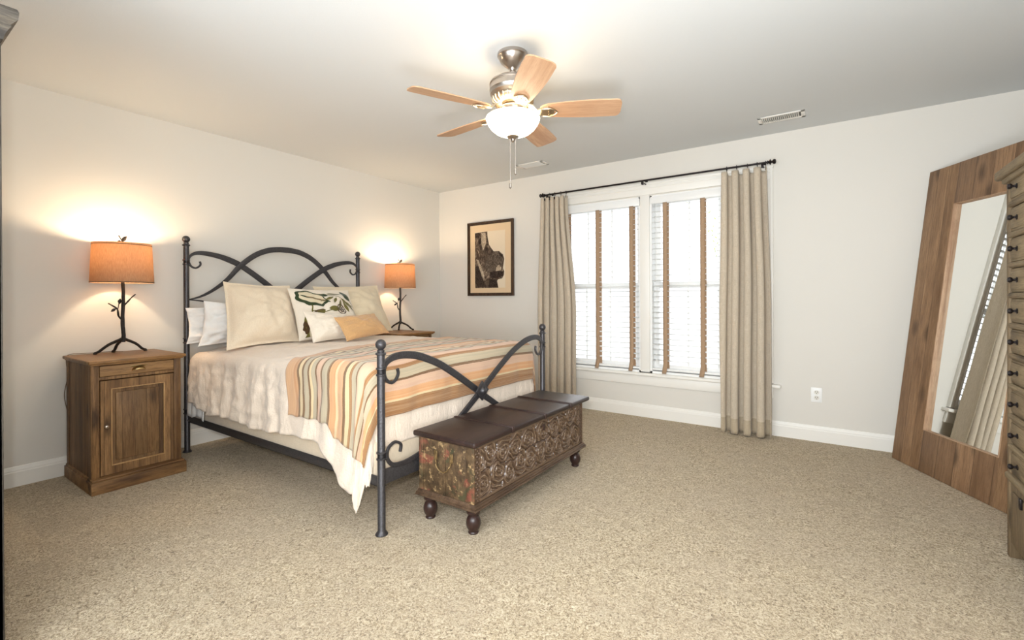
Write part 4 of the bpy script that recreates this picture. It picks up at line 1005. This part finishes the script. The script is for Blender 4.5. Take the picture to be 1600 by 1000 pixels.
# ------------------------------------------------------------------ armoire at the left edge
ax, ay = 1.45, -4.36
t = tag(thing('armoire', (ax, ay, 0)), 'tall distressed grey armoire with moulded cornice at the left picture edge', 'armoire')
x0, x1, y0, y1 = .95 - ax, 1.965 - ax, -4.70 - ay, -4.022 - ay
b = MB(); b.box(x0, x1 - .006, y0, y1 - .004, .06, 1.915, .002); b.build('carcass', m_arm, t)
b = MB()
for xx in (x0, x1 - .07): b.box(xx if xx == x0 else xx, xx + .07, y1 - .02, y1, .0, 1.915, .004)
b.box(x1 - .02, x1, y0, y0 + .07, 0, 1.915, .004); b.box(x1 - .02, x1, y1 - .08, y1, 0, 1.915, .004); b.box(x1 - .02, x1, y0, y1, .0, .12, .004); b.box(x1 - .02, x1, y0, y1, 1.83, 1.915, .004)
b.build('frame', m_arm, t)
prof = [(0, 1.925), (.004, 1.925), (.007, 1.942), (.014, 1.958), (.019, 1.965), (.018, 1.972), (.026, 1.982), (.032, 1.988), (.034, 2.010), (.030, 2.020), (0, 2.020)]
b = MB(); cs = [((x0, y0), (-1, 0)), ((x0, y1), (-1, 1)), ((x1, y1), (1, 1)), ((x1, y0), (1, 0))]
b.ring_sweep([[Vector((c[0] + g[0] * d, c[1] + g[1] * d, z)) for d, z in prof] for c, g in cs], True, False); b.box(x0 + .001, x1 - .001, y0 + .001, y1 - .001, 1.92, 2.018); b.build('cornice', m_arm_y, t, ang=25)
for s in (0, 1):
    b = MB(); xa = x0 + .072 + s * .428; b.box(xa, xa + .424, y1 - .016, y1 - .001, .13, 1.83, .003); b.box(xa + .06, xa + .364, y1 - .004, y1 + .006, .22, .90, .006); b.box(xa + .06, xa + .364, y1 - .004, y1 + .006, 1.0, 1.74, .006)
    d = b.build('door', m_arm, t)
    b = MB(); b.lathe([(.004, 0), (.004, .012), (.012, .018), (.013, .026), (.001, .032)], (xa + (.40 if s == 0 else .024), y1, .95), 14, 'y'); b.build('knob', m_rod, d)

# ------------------------------------------------------------------ ceiling fan
FX, FY = 2.645, -2.234
fan = tag(thing('ceiling_fan', (FX, FY, H)), 'five blade ceiling fan with lit glass bowl and brushed nickel housing', 'ceiling fan')
b = MB(); b.lathe([(.080, 0), (.082, -.006), (.082, -.018), (.078, -.022), (.076, -.026), (.066, -.046), (.046, -.062), (.040, -.066), (.026, -.078), (.018, -.080)], (0, 0, 0), 40); b.build('canopy', m_nickel, fan)
b = MB(); b.tube([(0, 0, -.075), (0, 0, -.140)], .011, 14); b.lathe([(.018, -.078), (.020, -.084), (.016, -.092)], (0, 0, 0), 20); b.build('downrod', m_nickel, fan)
b = MB(); b.lathe([(.020, -.125), (.045, -.130), (.060, -.134), (.098, -.142), (.118, -.156), (.124, -.172), (.124, -.198), (.126, -.202), (.124, -.206), (.122, -.222), (.112, -.232), (.104, -.240)], (0, 0, 0), 48)
for rr_ in (-.166, -.174): b.lathe([(.1235, rr_), (.1255, rr_ - .001), (.1235, rr_ - .002)], (0, 0, 0), 48)
b.build('motor_housing', m_nickel, fan)
b = MB(); b.lathe([(.108, -.238), (.112, -.246), (.104, -.262), (.086, -.272), (.075, -.276)], (0, 0, 0), 48)
for k in range(26):
    a = k * 2 * PI / 26; d = Vector((math.cos(a), math.sin(a), 0))
    b.tube([d * .112 + Vector((0, 0, -.242)), d * .108 + Vector((0, 0, -.262)), d * .090 + Vector((0, 0, -.275))], .0045, 6)
b.build('vent_ring', m_warm, fan)
b = MB(); b.lathe([(.030, -.270), (.060, -.284), (.070, -.300), (.070, -.318), (.062, -.326), (.040, -.330)], (0, 0, 0), 36); b.build('switch_cup', m_nickel, fan)
def fan_blade(a):
    ca, sa = 1.0, 0.0; pitch = math.radians(-13)
    def P(x, y, z):   # x along blade, y across
        yy = y * math.cos(pitch); zz = z + y * math.sin(pitch)
        return Vector((x * ca - yy * sa, x * sa + yy * ca, zz))
    out = []
    def half(x):
        s = (x - .150) / .425; w = .050 + .022 * math.sin(min(1, s * 1.15) * PI * .62)
        if s > .93: w *= math.sqrt(max(0, 1 - ((s - .93) / .07) ** 2)) * .55 + .45 if s < .999 else .50
        if s < .10: w *= .62 + .38 * (s / .10) ** .6
        return w
    xs = [.150 + .425 * (1 - (1 - k / 30) ** 1.3) if k < 31 else .575 for k in range(31)]
    up = [(x, half(x)) for x in xs]; poly = up + [(x, -w) for x, w in up[::-1]]
    b = MB()
    f1 = []
    for zz, nm in ((-.003, 0), (.003, 1)):
        f1.append([[b.bm.verts.new(P(x, w * (j / 4 - 1), zz)) for j in range(9)] for x, w in up])
    A_, B_2 = f1; n = len(A_)
    fs_ = []
    for G in (A_, B_2):
        for i in range(n - 1):
            for j in range(8): fs_.append(b.bm.faces.new((G[i][j], G[i + 1][j], G[i + 1][j + 1], G[i][j + 1])))
    for i in range(n - 1):
        for j in (0, 8): fs_.append(b.bm.faces.new((A_[i][j], A_[i + 1][j], B_2[i + 1][j], B_2[i][j])))
    for j in range(8):
        for i in (0, n - 1): fs_.append(b.bm.faces.new((A_[i][j], A_[i][j + 1], B_2[i][j + 1], B_2[i][j])))
    b._fin(fs_)
    bl = b.build('blade', m_blade, fan, loc=(0, 0, -.312)); bl.rotation_euler.z = a
    b = MB()
    b.ring_sweep([[P(x, w * q, z + h) for q, h in ((-1, -.003), (1, -.003), (1, .003), (-1, .003))] for x, w, z in ((.085, .020, .030), (.110, .016, .020), (.135, .014, -.006), (.160, .034, -.008), (.190, .040, -.008), (.212, .026, -.008), (.222, .010, -.008))])
    for q in (-.022, 0, .022): b.lathe([(.004, 0), (.005, -.002), (.001, -.004)], P(.195, q, -.011), 8)
    for q in (-1, 1): b.tube([P(.16, q * .030, -.012), P(.20, q * .036, -.013), P(.228, q * .018, -.012), P(.24, 0, -.012)], .0035, 6)
    b.build('blade_iron', m_warm, bl)
for k in range(5): fan_blade(math.radians(244.97 + 72 * k))
def bowlp(z): return z
prof = [(.138, -.345), (.144, -.347), (.146, -.352), (.143, -.362), (.134, -.382), (.118, -.404), (.094, -.424), (.062, -.438), (.030, -.444), (.012, -.445)]
b = MB(); rings = [[Vector((r * math.cos(2 * PI * k / 56), r * math.sin(2 * PI * k / 56), z)) for k in range(56)] for r, z in prof + [(max(r - .005, .010), z + .004) for r, z in prof[::-1]]]
b.ring_sweep(rings, False, False); o = b.build('glass_bowl', m_bowl, fan); o['label'] = 'glowing frosted glass bowl'
b = MB(); b.tube([(0, 0, -.325), (0, 0, -.45)], .006, 8); b.lathe([(.002, -.436), (.030, -.442), (.034, -.448), (.026, -.456), (.014, -.462), (.010, -.470), (.006, -.476), (.001, -.478)], (0, 0, 0), 24); b.build('bowl_finial', m_nickel, fan)
for (x, y, zb_) in ((-.010, -.012, -.728), (.012, .006, -.655)):
    b = MB(); b.tube([(x, y, -.452), (x, y, zb_ + .03)], .0019, 6); b.lathe([(.001, zb_ + .034), (.006, zb_ + .030), (.007, zb_ + .006), (.001, zb_)], (x, y, 0), 10); b.build('pull_chain', m_nickel, fan)
for k in range(2):
    a = k * PI + .6; b = MB(); p = Vector((.055 * math.cos(a), .055 * math.sin(a), -.345)); b.lathe([(.010, .025), (.010, .010), (.020, -.006), (.023, -.022), (.016, -.036), (.001, -.042)], p, 14); bu = b.build('bulb', m_bulb, fan); bu['label'] = 'glowing bulb inside the bowl'
    light('fan_bulb_light', 'POINT', (FX + .10 * math.cos(a), FY + .10 * math.sin(a), H - .345), 0.4, (1.0, 0.80, 0.58), shadow_soft_size=0.025)
